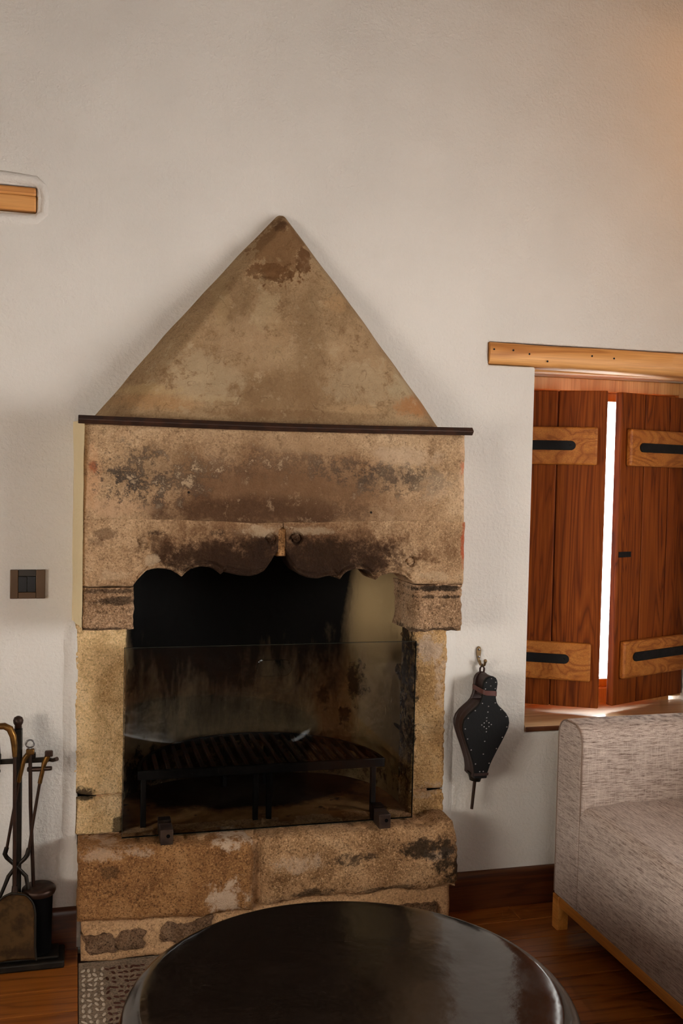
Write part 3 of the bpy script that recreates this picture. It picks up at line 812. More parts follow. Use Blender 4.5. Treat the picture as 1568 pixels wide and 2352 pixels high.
shutter((2.168, 0.245), (1.802, 0.105), 0.392, [(0, 0.12), (0.12, 0.262), (0.262, 0.392)], 0.045, [(1.443, 1.571, 1.508), (0.706, 0.836, 0.780)],
        'right wooden shutter of the window with a small black latch plate', True)

# ------------------------------------------------------------------ fireplace
fp = thing('fireplace', (0.58, 0, 0), 'old stone fireplace with scalloped mantel and triangular plaster hood', 'fireplace')
# --- hearth
stone('mortar_bed', 0.030, 1.138, 0.0, 0.327, -0.118, 0.04, m_mortar, fp, 150, 60, 0.02, 0.003, 0.004, 3.0, label='pale lime mortar between the hearth stones')
stone('hearth_stone', 0.018, 0.512, 0.118, 0.338, -0.146, -0.02, m_hearth_a, fp, 110, 56, 0.022, 0.0045, 0.007, 7.0,
      zlo=lambda x: 0.128 - 0.012 * x / 0.5 + 0.004 * sin(x * 17), zhi=lambda x: 0.338 - 0.008 * x / 0.5, label='brown hearth stone at the left')
stone('hearth_stone', 0.533, 1.150, 0.124, 0.332, -0.148, -0.02, m_hearth_b, fp, 130, 56, 0.030, 0.006, 0.009, 12.0,
      zlo=lambda x: 0.126 + 0.012 * sin((x - 0.5) * 4.5), xr=lambda z: 1.150 - 0.35 * max(0, z - 0.27) ** 1.1, label='dark-flecked hearth stone at the right')
stone('rubble_stone', 0.034, 0.122, 0.028, 0.088, -0.130, -0.03, m_lowstone, fp, 34, 24, 0.016, 0.008, 0.016, 15.0)
stone('rubble_stone', 0.126, 0.212, 0.034, 0.096, -0.134, -0.03, m_lowstone, fp, 34, 24, 0.022, 0.008, 0.016, 19.0)
stone('rubble_stone', 0.245, 0.40, 0.045, 0.108, -0.130, -0.03, m_lowstone, fp, 44, 24, 0.02, 0.008, 0.016, 23.0)
stone('rubble_stone', 0.42, 0.62, 0.03, 0.10, -0.130, -0.03, m_lowstone, fp, 44, 24, 0.02, 0.008, 0.016, 27.0)
stone('rubble_stone', 0.65, 0.86, 0.03, 0.10, -0.130, -0.03, m_lowstone, fp, 44, 24, 0.02, 0.008, 0.016, 31.0)
stone('rubble_stone', 0.88, 1.10, 0.03, 0.09, -0.130, -0.03, m_lowstone, fp, 44, 24, 0.02, 0.008, 0.016, 35.0)
# --- jambs
stone('jamb_stone', 0.004, 0.149, 0.452, 0.955, -0.014, 0.15, m_pillar_l, fp, 50, 150, 0.008, 0.0028, 0.004, 41.0, zlo=lambda x: 0.446 + 0.012 * max(0, 0.05 - x) / 0.05, label='upper ochre stone of the left jamb')
stone('jamb_stone', 0.008, 0.146, 0.330, 0.444, -0.010, 0.15, m_pillar_l, fp, 50, 40, 0.012, 0.004, 0.006, 45.0, label='lower ochre stone of the left jamb')
stone('jamb_stone', 1.030, 1.145, 0.400, 0.955, -0.014, 0.16, m_pillar_r, fp, 46, 150, 0.012, 0.0035, 0.006, 51.0, label='upper sooty stone of the right jamb')
stone('jamb_stone', 1.034, 1.150, 0.322, 0.398, -0.012, 0.16, m_pillar_r, fp, 46, 30, 0.014, 0.004, 0.006, 55.0, label='lower stone of the right jamb')
MB().box(0.016, 0.136, 0.0, 0.145, 0.30, 0.96).obj('jamb_mortar', m_mortar, fp)
MB().box(1.044, 1.136, 0.0, 0.155, 0.30, 0.96).obj('jamb_mortar', m_mortar, fp)
# --- corbels with worn horizontal flutes
def flutes(x, z):
    g = 0
    for c in (1.060, 1.046, 1.030): g += 0.008 * exp(-((z - c - 0.003 * ns(x, 4, 1, 18)) / 0.0042) ** 2)
    return g * (0.7 + 0.9 * ns(x, 2, z, 22))
stone('corbel', 0.022, 0.160, 0.952, 1.070, -0.173, 0.03, m_corbel, fp, 70, 60, 0.018, 0.006, 0.006, 61.0, relief=flutes, edges=(1, 1, 1, 0), label='left corbel with worn flutes')
stone('corbel', 0.970, 1.131, 0.930, 1.072, -0.173, 0.03, m_corbel, fp, 70, 64, 0.026, 0.006, 0.006, 65.0, relief=flutes, edges=(1, 1, 1, 0), xl=lambda z: 0.970 + 0.010 * sin((z - 0.93) / 0.142 * pi), label='right corbel with worn flutes')
# --- scalloped lintel in two stones with a mortar key between
PL = [(0.022, 1.072), (0.160, 1.073), (0.161, 1.077), (0.171, 1.091), (0.185, 1.106), (0.197, 1.118), (0.211, 1.122), (0.228, 1.124), (0.244, 1.123), (0.266, 1.118), (0.283, 1.108), (0.295, 1.099),
      (0.307, 1.111), (0.322, 1.122), (0.347, 1.128), (0.371, 1.126), (0.389, 1.118), (0.406, 1.104), (0.414, 1.111), (0.433, 1.108), (0.464, 1.102), (0.489, 1.101), (0.513, 1.105),
      (0.532, 1.114), (0.544, 1.127), (0.553, 1.142), (0.560, 1.156), (0.575, 1.17)]
PR = [(0.575, 1.17), (0.583, 1.158), (0.588, 1.144), (0.599, 1.125), (0.615, 1.107), (0.640, 1.095), (0.673, 1.092), (0.698, 1.097), (0.728, 1.101), (0.740, 1.088), (0.750, 1.103), (0.763, 1.113),
      (0.789, 1.120), (0.816, 1.116), (0.836, 1.103), (0.850, 1.087), (0.869, 1.100), (0.896, 1.106), (0.923, 1.105), (0.943, 1.096), (0.957, 1.085), (0.969, 1.073), (1.131, 1.072)]
def carve(prof):
    def f(x, z):
        zl = interp(prof, x); h = z - zl
        g = 0.0
        if 0.165 < x < 0.965: g += 0.0075 * exp(-((h - 0.013) / 0.0045) ** 2)          # incised line following the scallops
        for cx, cz, R, k in ((0.540, 1.206, 0.016, 0.010), (0.614, 1.207, 0.017, 0.013), (0.962, 1.139, 0.015, 0.011), (0.184, 1.196, 0.016, 0.006)):
            r = hypot(x - cx, z - cz)
            if r < 0.03:
                a = atan2(z - cz, x - cx)
                rr = R * (0.72 + 0.28 * (a + pi) / (2 * pi))
                g += k * exp(-((r - rr) / 0.0035) ** 2) + k * 0.5 * exp(-((r - rr * 0.45) / 0.0028) ** 2)
        g -= 0.0025 * exp(-((z - 1.243) / 0.012) ** 2)                                   # worn ledge under the plaster
        return g
    return f
stone('mantel_stone', 0.021, 0.572, 1.072, 1.262, -0.170, -0.03, m_lintel, fp, 300, 90, 0.010, 0.0035, 0.0015, 71.0,
      zlo=lambda x: interp(PL, x), zhi=lambda x: 1.256 + 0.004 * sin(x * 9), relief=carve(PL), edges=(1, .5, 1, 0), xr=lambda z: 0.561 if z < 1.232 else lerp(0.561, 0.573, min(1, (z - 1.232) / 0.01)), label='left half of the carved scalloped mantel')
stone('mantel_stone', 0.576, 1.131, 1.072, 1.262, -0.170, -0.03, m_lintel, fp, 300, 90, 0.010, 0.0035, 0.0015, 77.0,
      zlo=lambda x: interp(PR, x), zhi=lambda x: 1.258 + 0.004 * sin(x * 8), relief=carve(PR), edges=(.5, 1, 1, 0), xl=lambda z: 0.584 if z < 1.232 else lerp(0.584, 0.575, min(1, (z - 1.232) / 0.01)), label='right half of the carved scalloped mantel')
stone('mortar_key', 0.559, 0.586, 1.156, 1.250, -0.160, -0.04, m_hearth_a, fp, 14, 40, 0.006, 0.002, 0.001, 81.0, label='pale mortar between the two mantel halves')
# --- breast, bar, hood
stone('mantel_breast', 0.020, 1.130, 1.246, 1.520, -0.169, -0.005, m_breast, fp, 220, 90, 0.014, 0.004, 0.003, 85.0, zlo=lambda x: 1.246,
      relief=lambda x, z: 0.010 * max(0, z - 1.27) / 0.25 + 0.006 * max(0, 1.262 - z) / 0.016, edges=(1, 1, 0, 1), label='smoke-stained plaster breast of the mantel')
mb = MB()
mb.tube([(0.006, -0.176, 1.5275), (0.30, -0.178, 1.5245), (0.56, -0.178, 1.5235), (0.85, -0.177, 1.526), (1.142, -0.176, 1.530)], 0.0125, 4)
mb.obj('iron_bar', m_rustbar, fp, smooth=20, bevel=0.0015, seg=1)
def hood_pt(u, v):
    zb, za = 1.520, 2.160
    z = lerp(zb, za, v)
    h = (z - zb) / (za - zb)
    xl = lerp(0.030, 0.570, h) - 0.010 * sin(h * pi); xr = lerp(1.122, 0.596, h) + 0.006 * sin(h * pi)
    x = lerp(xl, xr, u)
    front = lerp(0.152, 0.040, h)
    left = (x - xl) * 2.0; right = (xr - x) * 2.0
    top = (za + 0.004 - z) * 2.2
    def smin(a, b, k=0.025):
        q = max(k - abs(a - b), 0) / k
        return min(a, b) - q * q * k * 0.25
    p = max(smin(smin(smin(left, front, 0.07), right, 0.03), top, 0.02), 0)
    p += (0.0055 * ns(x, 2, z, 9) + 0.0032 * ns(x, 5, z, 26) + 0.0014 * ns(x, 9, z, 80)) * min(1, p / 0.03)
    p += -0.004 * exp(-((z - 1.965) / 0.006) ** 2) * (1 if 0.49 < x < 0.60 else 0) if p > 0.05 else 0
    return (x + 0.003 * ns(3, 3, z, 12), 0.004 - p, z)
MB().grid(hood_pt, 150, 130).obj('hood', m_hood, fp, smooth=60)['label'] = 'triangular stained plaster hood'
# cream plaster that fills the angle between wall and mantel on the left
def fil(u, v):
    z = lerp(0.958, 1.528, v)
    a = u * pi / 2
    return (-0.006 + 0.028 * (u ** 1.3) + 0.004 * ns(1, u, z, 9), 0.003 - 0.165 * (1 - cos(a)) - 0.012 * u, z)
MB().grid(fil, 14, 50).obj('plaster_fillet', m_fillet, fp, smooth=60)
# --- fire chamber
def apse(u, v):
    z = lerp(0.30, 1.50, v)
    a = pi * u
    e = 0.75
    cx = -cos(a); cy = sin(a)
    cx = math.copysign(abs(cx) ** e, cx); cy = abs(cy) ** e
    lean = 1 - 0.22 * max(0, (v - 0.45)) ** 1.3
    x = 0.583 + 0.447 * cx * (1 if v < 0.5 else lerp(1, 0.9, (v - .5) / .5))
    y = 0.10 + 0.40 * cy * lean
    return (x + 0.004 * ns(x, y, z, 6), y + 0.004 * ns(y, z, x, 6), z)
MB().grid(apse, 60, 60).obj('fireback', m_chamber, fp, smooth=60)['label'] = 'soot-blackened curved fireback'
MB().box(0.04, 1.12, -0.02, 0.515, 0.29, 0.3265).obj('hearth_slab', m_slab, fp)['label'] = 'brown scorched slab of the fire chamber'
MB().box(0.08, 1.08, 0.0, 0.515, 1.50, 1.52).obj('flue_throat', m_chamber, fp)
MB().box(0.06, 1.10, -0.035, 0.09, 1.262, 1.505).obj('inner_lintel', m_chamber, fp)

# --- glass guard and its two clamps
gl = thing('glass_fire_guard', (0.578, -0.075, 0.338), 'clear glass fire guard with an oval finger slot, standing before the hearth opening', 'fire guard')
GX0, GX1, GZ0, GZ1 = 0.141, 1.016, 0.340, 0.887
def ring_pts(n=48):
    cx, cz = 0.575, 0.817
    outer, inner = [], []
    for i in range(n):
        a = 2 * pi * i / n
        hx, hz, r = 0.0535 - 0.024, 0.0, 0.024
        dx, dz = cos(a), sin(a)
        inner.append((cx + (hx if dx > 1e-6 else -hx if dx < -1e-6 else 0) + r * dx, cz + r * dz))
        tx = ((GX1 - cx) / dx if dx > 1e-9 else (GX0 - cx) / dx if dx < -1e-9 else 1e9)
        tz = ((GZ1 - cz) / dz if dz > 1e-9 else (GZ0 - cz) / dz if dz < -1e-9 else 1e9)
        tt = min(tx, tz); outer.append([cx + dx * tt, cz + dz * tt])
    for cxn, czn in ((GX0, GZ0), (GX1, GZ0), (GX0, GZ1), (GX1, GZ1)):
        k = min(range(n), key=lambda i: hypot(outer[i][0] - cxn, outer[i][1] - czn)); outer[k] = [cxn, czn]
    return outer, inner
outer, inner = ring_pts(); n = len(outer)
yA, yB = -0.078, -0.070
mb = MB()
mb.add([(x, yA, z) for x, z in outer] + [(x, yA, z) for x, z in inner] + [(x, yB, z) for x, z in outer] + [(x, yB, z) for x, z in inner],
       [(i, (i + 1) % n, n + (i + 1) % n, n + i) for i in range(n)] + [(2 * n + i, 3 * n + i, 3 * n + (i + 1) % n, 2 * n + (i + 1) % n) for i in range(n)] +
       [(n + i, n + (i + 1) % n, 3 * n + (i + 1) % n, 3 * n + i) for i in range(n)] + [(i, 2 * n + i, 2 * n + (i + 1) % n, (i + 1) % n) for i in range(n)])
po = mb.obj('pane', m_glass, gl, smooth=0)
e = 0.0012
mb = MB(); mb.box(GX0 - e, GX0, yA, yB, GZ0, GZ1); mb.box(GX1, GX1 + e, yA, yB, GZ0, GZ1); mb.box(GX0 - e, GX1 + e, yA, yB, GZ1, GZ1 + e); mb.box(GX0 - e, GX1 + e, yA, yB, GZ0 - e, GZ0)
mb.obj('polished_edge', m_glassedge, po, smooth=0)
for x0, x1, l in ((0.244, 0.280, 'brown steel clamp holding the glass guard at its left foot'), (0.892, 0.928, 'brown steel clamp holding the glass guard at its right foot')):
    c = thing('glass_clamp', ((x0 + x1) / 2, -0.085, 0.338), l, 'clamp', 'clamps of the glass fire guard')
    mb = MB(); mb.box(x0, x1, -0.138, yA - 0.0008, 0.336, 0.376)
    mb.obj('front_jaw', m_clamp, c, bevel=0.0015)
    MB().box(x0, x1, yB + 0.0008, -0.035, 0.336, 0.380).obj('rear_jaw', m_clamp, c, bevel=0.0015)
    MB().box(x0 + 0.001, x1 - 0.001, -0.137, -0.036, 0.333, 0.3375).obj('foot', m_clamp, c)
    MB().lathe([(0.0055, 0), (0.0055, 0.001), (0.0045, 0.0012)], ((x0 + x1) / 2 + 0.004, -0.1380, 0.358), 14, 'Y').obj('screw_hole', m_black, c)

# --- half-round fire grate
gr = thing('fire_grate', (0.57, 0.2, 0.327), 'black half-round iron grate on legs inside the fireplace', 'grate')
GZ = 0.484
cx0, gy, R = 0.574, 0.035, 0.385
MB().box(cx0 - R, cx0 + R, gy - 0.006, gy + 0.006, GZ - 0.014, GZ + 0.014).obj('front_rail', m_iron, gr, bevel=0.002)
ry = 0.385
def arc(u, v):
    a = pi * u
    k = [(0.0, -0.012), (0.0, 0.012), (-0.010, 0.012), (-0.010, -0.012), (0.0, -0.012)][int(round(v * 4))]
    return (cx0 - (R + k[0]) * cos(a), gy + (ry + k[0]) * sin(a), GZ + k[1])
MB().grid(arc, 48, 4).obj('curved_rim', m_iron, gr, smooth=30)
nb = 22
slope = 0.10
for i in range(nb):
    x = cx0 - R + (i + 0.75) * 2 * R / (nb + 0.4)
    q = (x - cx0) / R
    if abs(q) > 0.99: continue
    L = ry * sqrt(1 - q * q)
    y1 = gy + L - 0.006
    MB().box(x - 0.006, x + 0.006, gy + 0.006, y1, GZ - 0.004, GZ + 0.010).obj('grate_bar', m_grate, gr, bevel=0.0015, seg=1)
for x in (0.207, 0.546, 0.588, 0.922):
    MB().box(x - 0.008, x + 0.008, gy - 0.008, gy + 0.008, 0.3268, GZ - 0.012).obj('leg', m_iron, gr, bevel=0.0015)
for x in (0.50, 0.64):
    MB().box(x - 0.008, x + 0.008, gy + 0.33, gy + 0.346, 0.3268, GZ - 0.004).obj('leg', m_iron, gr, bevel=0.0015)

# ------------------------------------------------------------------ wall hook and bellows
hk = thing('wall_hook', (1.256, 0, 0.82), 'small grey-brass hook on the wall above the bellows', 'hook')
out = []
for i in range(28):
    a = 2 * pi * i / 28
    w = 0.011 * (0.65 + 0.35 * sin(a)); out.append((1.2545 + w * cos(a), 0.827 + 0.026 * sin(a)))
MB().prism(out, -0.006, 0.0).obj('plate', m_hookbrass, hk, bevel=0.0015)
MB().tube([(1.256, -0.006, 0.808), (1.258, -0.012, 0.797), (1.261, -0.022, 0.793), (1.264, -0.031, 0.798), (1.265, -0.034, 0.808)], [0.005, 0.0048, 0.0045, 0.0042, 0.0045], 10).obj('prong', m_hookbrass, hk, smooth=60)
MB().lathe([(0.001, -0.006), (0.005, -0.004), (0.006, 0.0), (0.005, 0.004), (0.001, 0.006)], (1.265, -0.034, 0.811), 14).obj('prong_ball', m_hookbrass, hk, smooth=60)
for z in (0.843, 0.820):
    MB().lathe([(0.0035, 0), (0.0035, 0.0015), (0.002, 0.0022)], (1.2545, -0.006, z), 10, 'Y').obj('screw', m_steel, hk)

bl = thing('fireside_bellows', (1.248, -0.05, 0.345), 'black studded fireside bellows hanging on a hook between fireplace and window', 'bellows')
BC = 1.2475
half = [(0.452, 0.021), (0.470, 0.022), (0.495, 0.028), (0.515, 0.036), (0.540, 0.047), (0.565, 0.059), (0.590, 0.070), (0.608, 0.0765), (0.625, 0.078), (0.640, 0.0745), (0.655, 0.064),
        (0.668, 0.050), (0.680, 0.036), (0.690, 0.0285), (0.705, 0.0235), (0.722, 0.0222), (0.738, 0.0235), (0.750, 0.0240), (0.760, 0.0215), (0.768, 0.016), (0.7725, 0.008)]
tilt = 0.085                                              # the board hangs slightly out of plumb
ax = lambda z: BC + (z - 0.60) * tilt
def outline(k=1.0):
    l = [(ax(z) - w * k, z) for z, w in half]; r = [(ax(z) + w * k, z) for z, w in half]
    return l + [(ax(0.774), 0.774)] + r[::-1]
MB().prism(outline(), -0.093, -0.080).obj('front_board', m_bellow, bl, smooth=50, bevel=0.003)
MB().prism(outline(), -0.020, -0.006).obj('back_board', m_leather, bl, smooth=50, bevel=0.003)
gus = [(ax(z) - w * 0.965, z) for z, w in half if z < 0.70]; gus = gus + [(ax(z) + w * 0.965, z) for z, w in half if z < 0.70][::-1]
N = len(gus)
def gusset(u, v):
    x, z = gus[int(round(u * N)) % N]
    c = ax(z); f = 1 - 0.07 * (0.5 - 0.5 * cos(4 * pi * v)) if z > 0.47 else 1
    return (c + (x - c) * f, lerp(-0.081, -0.019, v), z)
MB().grid(gusset, N, 12, wrap=True).obj('leather_gusset', m_leather, bl, smooth=60)
MB().prism([(ax(z) - w * 0.6, z) for z, w in half if z > 0.69] + [(ax(z) + w * 0.6, z) for z, w in half if z > 0.69][::-1], -0.080, -0.020).obj('handle_block', m_leather, bl, bevel=0.003)
# strap round the two handles
sp = []
for i in range(40):
    a = 2 * pi * i / 40
    cxs, sys = cos(a), sin(a)
    sx = math.copysign(abs(cxs) ** 0.45, cxs) * 0.0262; sy = math.copysign(abs(sys) ** 0.45, sys) * 0.046
    sp.append((ax(0.722) + sx, -0.050 + sy, 0.722 - 0.006 * cxs))
mb = MB()
for i, p in enumerate(sp):
    for dz, k in ((-0.0075, 1.0), (0.0075, 1.0), (0.0075, 1.06), (-0.0075, 1.06)):
        mb.v.append((ax(0.722) + (p[0] - ax(0.722)) * k, -0.05 + (p[1] + 0.05) * k, p[2] + dz))
for i in range(40):
    for j in range(4): mb.f.append((i * 4 + j, i * 4 + (j + 1) % 4, ((i + 1) % 40) * 4 + (j + 1) % 4, ((i + 1) % 40) * 4 + j))
mb.obj('strap', m_strap, bl, smooth=40)
MB().tube([(1.2565, -0.014, 0.765), (1.254, -0.020, 0.785), (1.2595, -0.025, 0.799), (1.2665, -0.024, 0.785), (1.2685, -0.014, 0.765)], 0.0032, 8).obj('hanging_loop', m_leather, bl, smooth=60)
MB().tube([(ax(0.455), -0.05, 0.462), (ax(0.445), -0.05, 0.440), (ax(0.436), -0.05, 0.434)], [0.026, 0.019, 0.0175], 20).obj('nozzle_collar', m_toolblack, bl, smooth=40)
MB().tube([(ax(0.436), -0.05, 0.437), (ax(0.40) - 0.0, -0.05, 0.40), (ax(0.343), -0.05, 0.343)], [0.0055, 0.0052, 0.0048], 12).obj('nozzle_pipe', m_bronze, bl, smooth=40)
dome = MB().lathe([(0.0023, 0), (0.0019, 0.0010), (0.0008, 0.0016)], (0, 0, 0), 8, 'Y').mesh('stud', m_stud, 80)
studs = []
for z in (0.500, 0.545, 0.580, 0.612, 0.645, 0.668, 0.690, 0.735, 0.755):
    w = interp([(a, b) for a, b in half], z) - 0.007
    studs += [(ax(z) - w, z), (ax(z) + w, z)]
studs += [(ax(0.767), 0.767), (ax(0.744), 0.744), (ax(0.68), 0.680), (ax(0.662), 0.662)]
c = (ax(0.622), 0.622)
for dx, dz in ((0, 0.022), (0, 0.012), (-0.008, 0.006), (0.008, 0.006), (-0.016, 0), (0.016, 0), (-0.008, -0.006), (0.008, -0.006), (0, -0.012), (0, -0.022)): studs.append((c[0] + dx, c[1] + dz))
studs += [(ax(0.57), 0.570), (ax(0.53), 0.530), (ax(0.475) - 0.006, 0.475), (ax(0.475) + 0.006, 0.475)]
for x, z in studs:
    o = bpy.data.objects.new('stud', dome); COL.objects.link(o); adopt(o, bl); o.location = (x, -0.0928, z)
MB().prism([(ax(0.462) - 0.0235, 0.462), (ax(0.462) + 0.0235, 0.462), (ax(0.470) + 0.024, 0.470), (ax(0.470) - 0.024, 0.470)], -0.0945, -0.0925).obj('nozzle_band', m_leather, bl)

# ------------------------------------------------------------------ light switch
sw = thing('light_switch', (-0.126, 0, 1.065), 'bronze-framed light switch with two black rockers on the left wall', 'switch')
MB().box(-0.174, -0.152, -0.011, 0, 1.023, 1.105).obj('frame_side', m_plate, sw, bevel=0.0015)
MB().box(-0.104, -0.079, -0.011, 0, 1.023, 1.105).obj('frame_side', m_plate, sw, bevel=0.0015)
MB().box(-0.152, -0.104, -0.0085, 0, 1.023, 1.041).obj('frame_foot', m_plate, sw, bevel=0.001)
MB().box(-0.152, -0.104, -0.0085, 0, 1.0865, 1.105).obj('frame_head', m_switchdark, sw, bevel=0.001)
MB().box(-0.1515, -0.1287, -0.010, 0, 1.0415, 1.086).obj('rocker', m_switchblack, sw, bevel=0.001)
MB().box(-0.1277, -0.1045, -0.0085, 0, 1.0415, 1.086).obj('rocker', m_switchblack, sw, bevel=0.001)

# ------------------------------------------------------------------ fire tools on their stand
ts = thing('fire_tool_stand', (-0.16, -0.065, 0), 'dark metal stand for fire tools with oblong base, left of the fireplace', 'tool stand')
MB().box(-0.31, -0.014, -0.124, -0.020, 0.0, 0.022).obj('base', m_toolblack, ts, bevel=0.005)
MB().box(-0.295, -0.030, -0.108, -0.030, 0.0222, 0.030).obj('base_tray', m_toolblack, ts, bevel=0.003)
MB().box(-0.157, -0.134, -0.080, -0.058, 0.030, 0.668).obj('post', m_toolblack, ts, bevel=0.003)
MB().lathe([(0.006, 0.0), (0.010, 0.006), (0.0095, 0.012), (0.013, 0.018), (0.014, 0.026), (0.011, 0.034), (0.004, 0.038)], (-0.1455, -0.069, 0.665), 18).obj('finial', m_bronze, ts, smooth=60)
MB().box(-0.235, -0.062, -0.075, -0.063, 0.570, 0.583).obj('cross_bar', m_toolblack, ts, bevel=0.002)
MB().box(-0.112, -0.098, -0.080, -0.058, 0.583, 0.598).obj('hook_block', m_toolblack, ts, bevel=0.003)
MB().box(-0.205, -0.190, -0.080, -0.058, 0.583, 0.598).obj('hook_block', m_toolblack, ts, bevel=0.003)
MB().tube([(-0.068, -0.069, 0.578), (-0.052, -0.085, 0.578), (-0.040, -0.098, 0.585)], [0.006, 0.0055, 0.006], 10).obj('hook', m_bronze, ts, smooth=60)
MB().tube([(-0.118, -0.075, 0.553), (-0.090, -0.088, 0.556), (-0.055, -0.100, 0.560)], [0.007, 0.007, 0.006], 10).obj('hook', m_bronze, ts, smooth=60)
MB().tube([(-0.195, -0.075, 0.553), (-0.215, -0.095, 0.556)], [0.007, 0.006], 10).obj('hook', m_bronze, ts, smooth=60)

sh = thing('fireplace_shovel', (-0.15, -0.115, 0.032), 'brown brass-handled fire shovel with round-backed pan, leaning on the tool stand', 'shovel')
MB().tube([(-0.235, -0.10, 0.676), (-0.205, -0.10, 0.684), (-0.180, -0.10, 0.684), (-0.166, -0.10, 0.676), (-0.157, -0.10, 0.655), (-0.1535, -0.10, 0.63), (-0.152, -0.10, 0.598)],
          [0.006, 0.0085, 0.0095, 0.010, 0.0095, 0.0085, 0.0065], 12).obj('handle', m_brass, sh, smooth=60)
MB().tube([(-0.152, -0.10, 0.60), (-0.151, -0.102, 0.42), (-0.149, -0.106, 0.232)], 0.0052, 10).obj('shaft', m_bronze, sh, smooth=60)
MB().tube([(-0.149, -0.106, 0.238), (-0.149, -0.107, 0.215)], [0.0075, 0.010], 10).obj('socket', m_bronze, sh, smooth=60)
def pan(u, v):
    # outline: arched back, straight flaring sides
    z = lerp(0.032, 0.222, v)
    w = 0.056 if z < 0.160 else 0.055 * sqrt(max(0.0, 1 - ((z - 0.160) / 0.0625) ** 2))
    w += 0.004 * max(0, 0.07 - z) / 0.04
    q = 2 * u - 1
    y = -0.112 - 0.012 * (0.222 - z) / 0.19 + 0.010 * (1 - q * q) * (0.4 + 0.6 * (1 - v))
    return (-0.149 + q * w, y, z)
mb = MB().grid(pan, 22, 30)
po = mb.obj('pan', m_pan, sh, smooth=60); s = po.modifiers.new('thick', 'SOLIDIFY'); s.thickness = 0.0025
rim = [pan(0, j / 24) for j in range(25)] + [pan(1, 1 - j / 24) for j in range(1, 25)]
MB().tube([(x, yy - 0.002, z) for x, yy, z in rim], 0.0030, 8).obj('rolled_rim', m_toolblack, po, smooth=60)

tg = thing('fire_tongs', (-0.14, -0.09, 0.10), 'brass-handled scissor fire tongs hanging crossed on the tool stand', 'tongs')
for nm, grip, rod, tail, yk in (('a', [(-0.112, 0.606), (-0.128, 0.585), (-0.131, 0.574), (-0.142, 0.522)], [(-0.142, 0.522), (-0.155, 0.44), (-0.172, 0.337)], [(-0.172, 0.340), (-0.177, 0.322), (-0.172, 0.312), (-0.148, 0.287), (-0.120, 0.255), (-0.112, 0.200), (-0.118, 0.120)], -0.086),
                            ('b', [(-0.062, 0.600), (-0.074, 0.575), (-0.077, 0.562), (-0.086, 0.518)], [(-0.086, 0.518), (-0.101, 0.42), (-0.113, 0.332)], [(-0.113, 0.336), (-0.117, 0.318), (-0.124, 0.308), (-0.148, 0.286), (-0.166, 0.262), (-0.188, 0.205), (-0.215, 0.120)], -0.094)):
    a = MB().tube([(x, yk, z) for x, z in grip], [0.008, 0.0075, 0.0062, 0.0060], 10).obj('grip', m_brass, tg, smooth=50)
    MB().tube([(x, yk, z) for x, z in rod], 0.0042, 10).obj('arm', m_bronze, tg, smooth=60)
    MB().tube([(x, yk, z) for x, z in tail], [0.0062, 0.0066, 0.0062, 0.0052, 0.0058, 0.0046, 0.004], 10).obj('jaw', m_toolblack, tg, smooth=60)
    MB().box(grip[0][0] - 0.011, grip[0][0] + 0.011, yk - 0.008, yk + 0.008, grip[0][1] - 0.008, grip[0][1] + 0.008).obj('grip_end', m_brass if nm == 'a' else m_bronze, tg, bevel=0.003)
MB().lathe([(0.008, -0.012), (0.008, 0.012), (0.005, 0.014)], (-0.148, -0.090, 0.2865), 14, 'Y').obj('pivot', m_toolblack, tg)

br = thing('hearth_brush', (-0.086, -0.064, 0.030), 'hearth brush with steel ring and black bristles standing on the tool stand', 'brush')
MB().torus((-0.113, -0.084, 0.6275), 0.0105, 0.0024, 28, 8).obj('ring', m_steel, br, smooth=60)
MB().lathe([(0.003, 0), (0.005, 0.003), (0.003, 0.008), (0.0045, 0.012), (0.003, 0.015)], (-0.113, -0.084, 0.601), 12).obj('ring_neck', m_steel, br, smooth=60)
MB().tube([(-0.1125, -0.084, 0.602), (-0.110, -0.083, 0.45), (-0.1005, -0.070, 0.215)], 0.0052, 10).obj('rod', m_bronze, br, smooth=60)
MB().lathe([(0.012, 0.022), (0.040, 0.021), (0.0455, 0.016), (0.0465, 0.008), (0.043, 0.0)], (-0.0865, -0.070, 0.197), 36).obj('cap', m_bronze, br, smooth=60)
MB().lathe([(0.0385, 0.0), (0.0365, -0.08), (0.036, -0.163)], (-0.0865, -0.070, 0.1965), 30).obj('bristles', m_black, br, smooth=60)

pk = thing('fire_poker', (-0.20, -0.085, 0.032), 'thin dark fire poker at the left end of the tool stand', 'poker')
MB().tube([(-0.199, -0.085, 0.53), (-0.200, -0.085, 0.30), (-0.202, -0.085, 0.035)], 0.0045, 10).obj('rod', m_bronze, pk, smooth=60)
MB().tube([(-0.199, -0.085, 0.645), (-0.1985, -0.085, 0.60), (-0.199, -0.085, 0.525)], [0.006, 0.0085, 0.006], 10).obj('grip', m_bronze, pk, smooth=60)
MB().tube([(-0.202, -0.085, 0.07), (-0.215, -0.085, 0.055), (-0.22, -0.085, 0.068)], [0.004, 0.0035, 0.002], 8).obj('barb', m_bronze, pk, smooth=60)

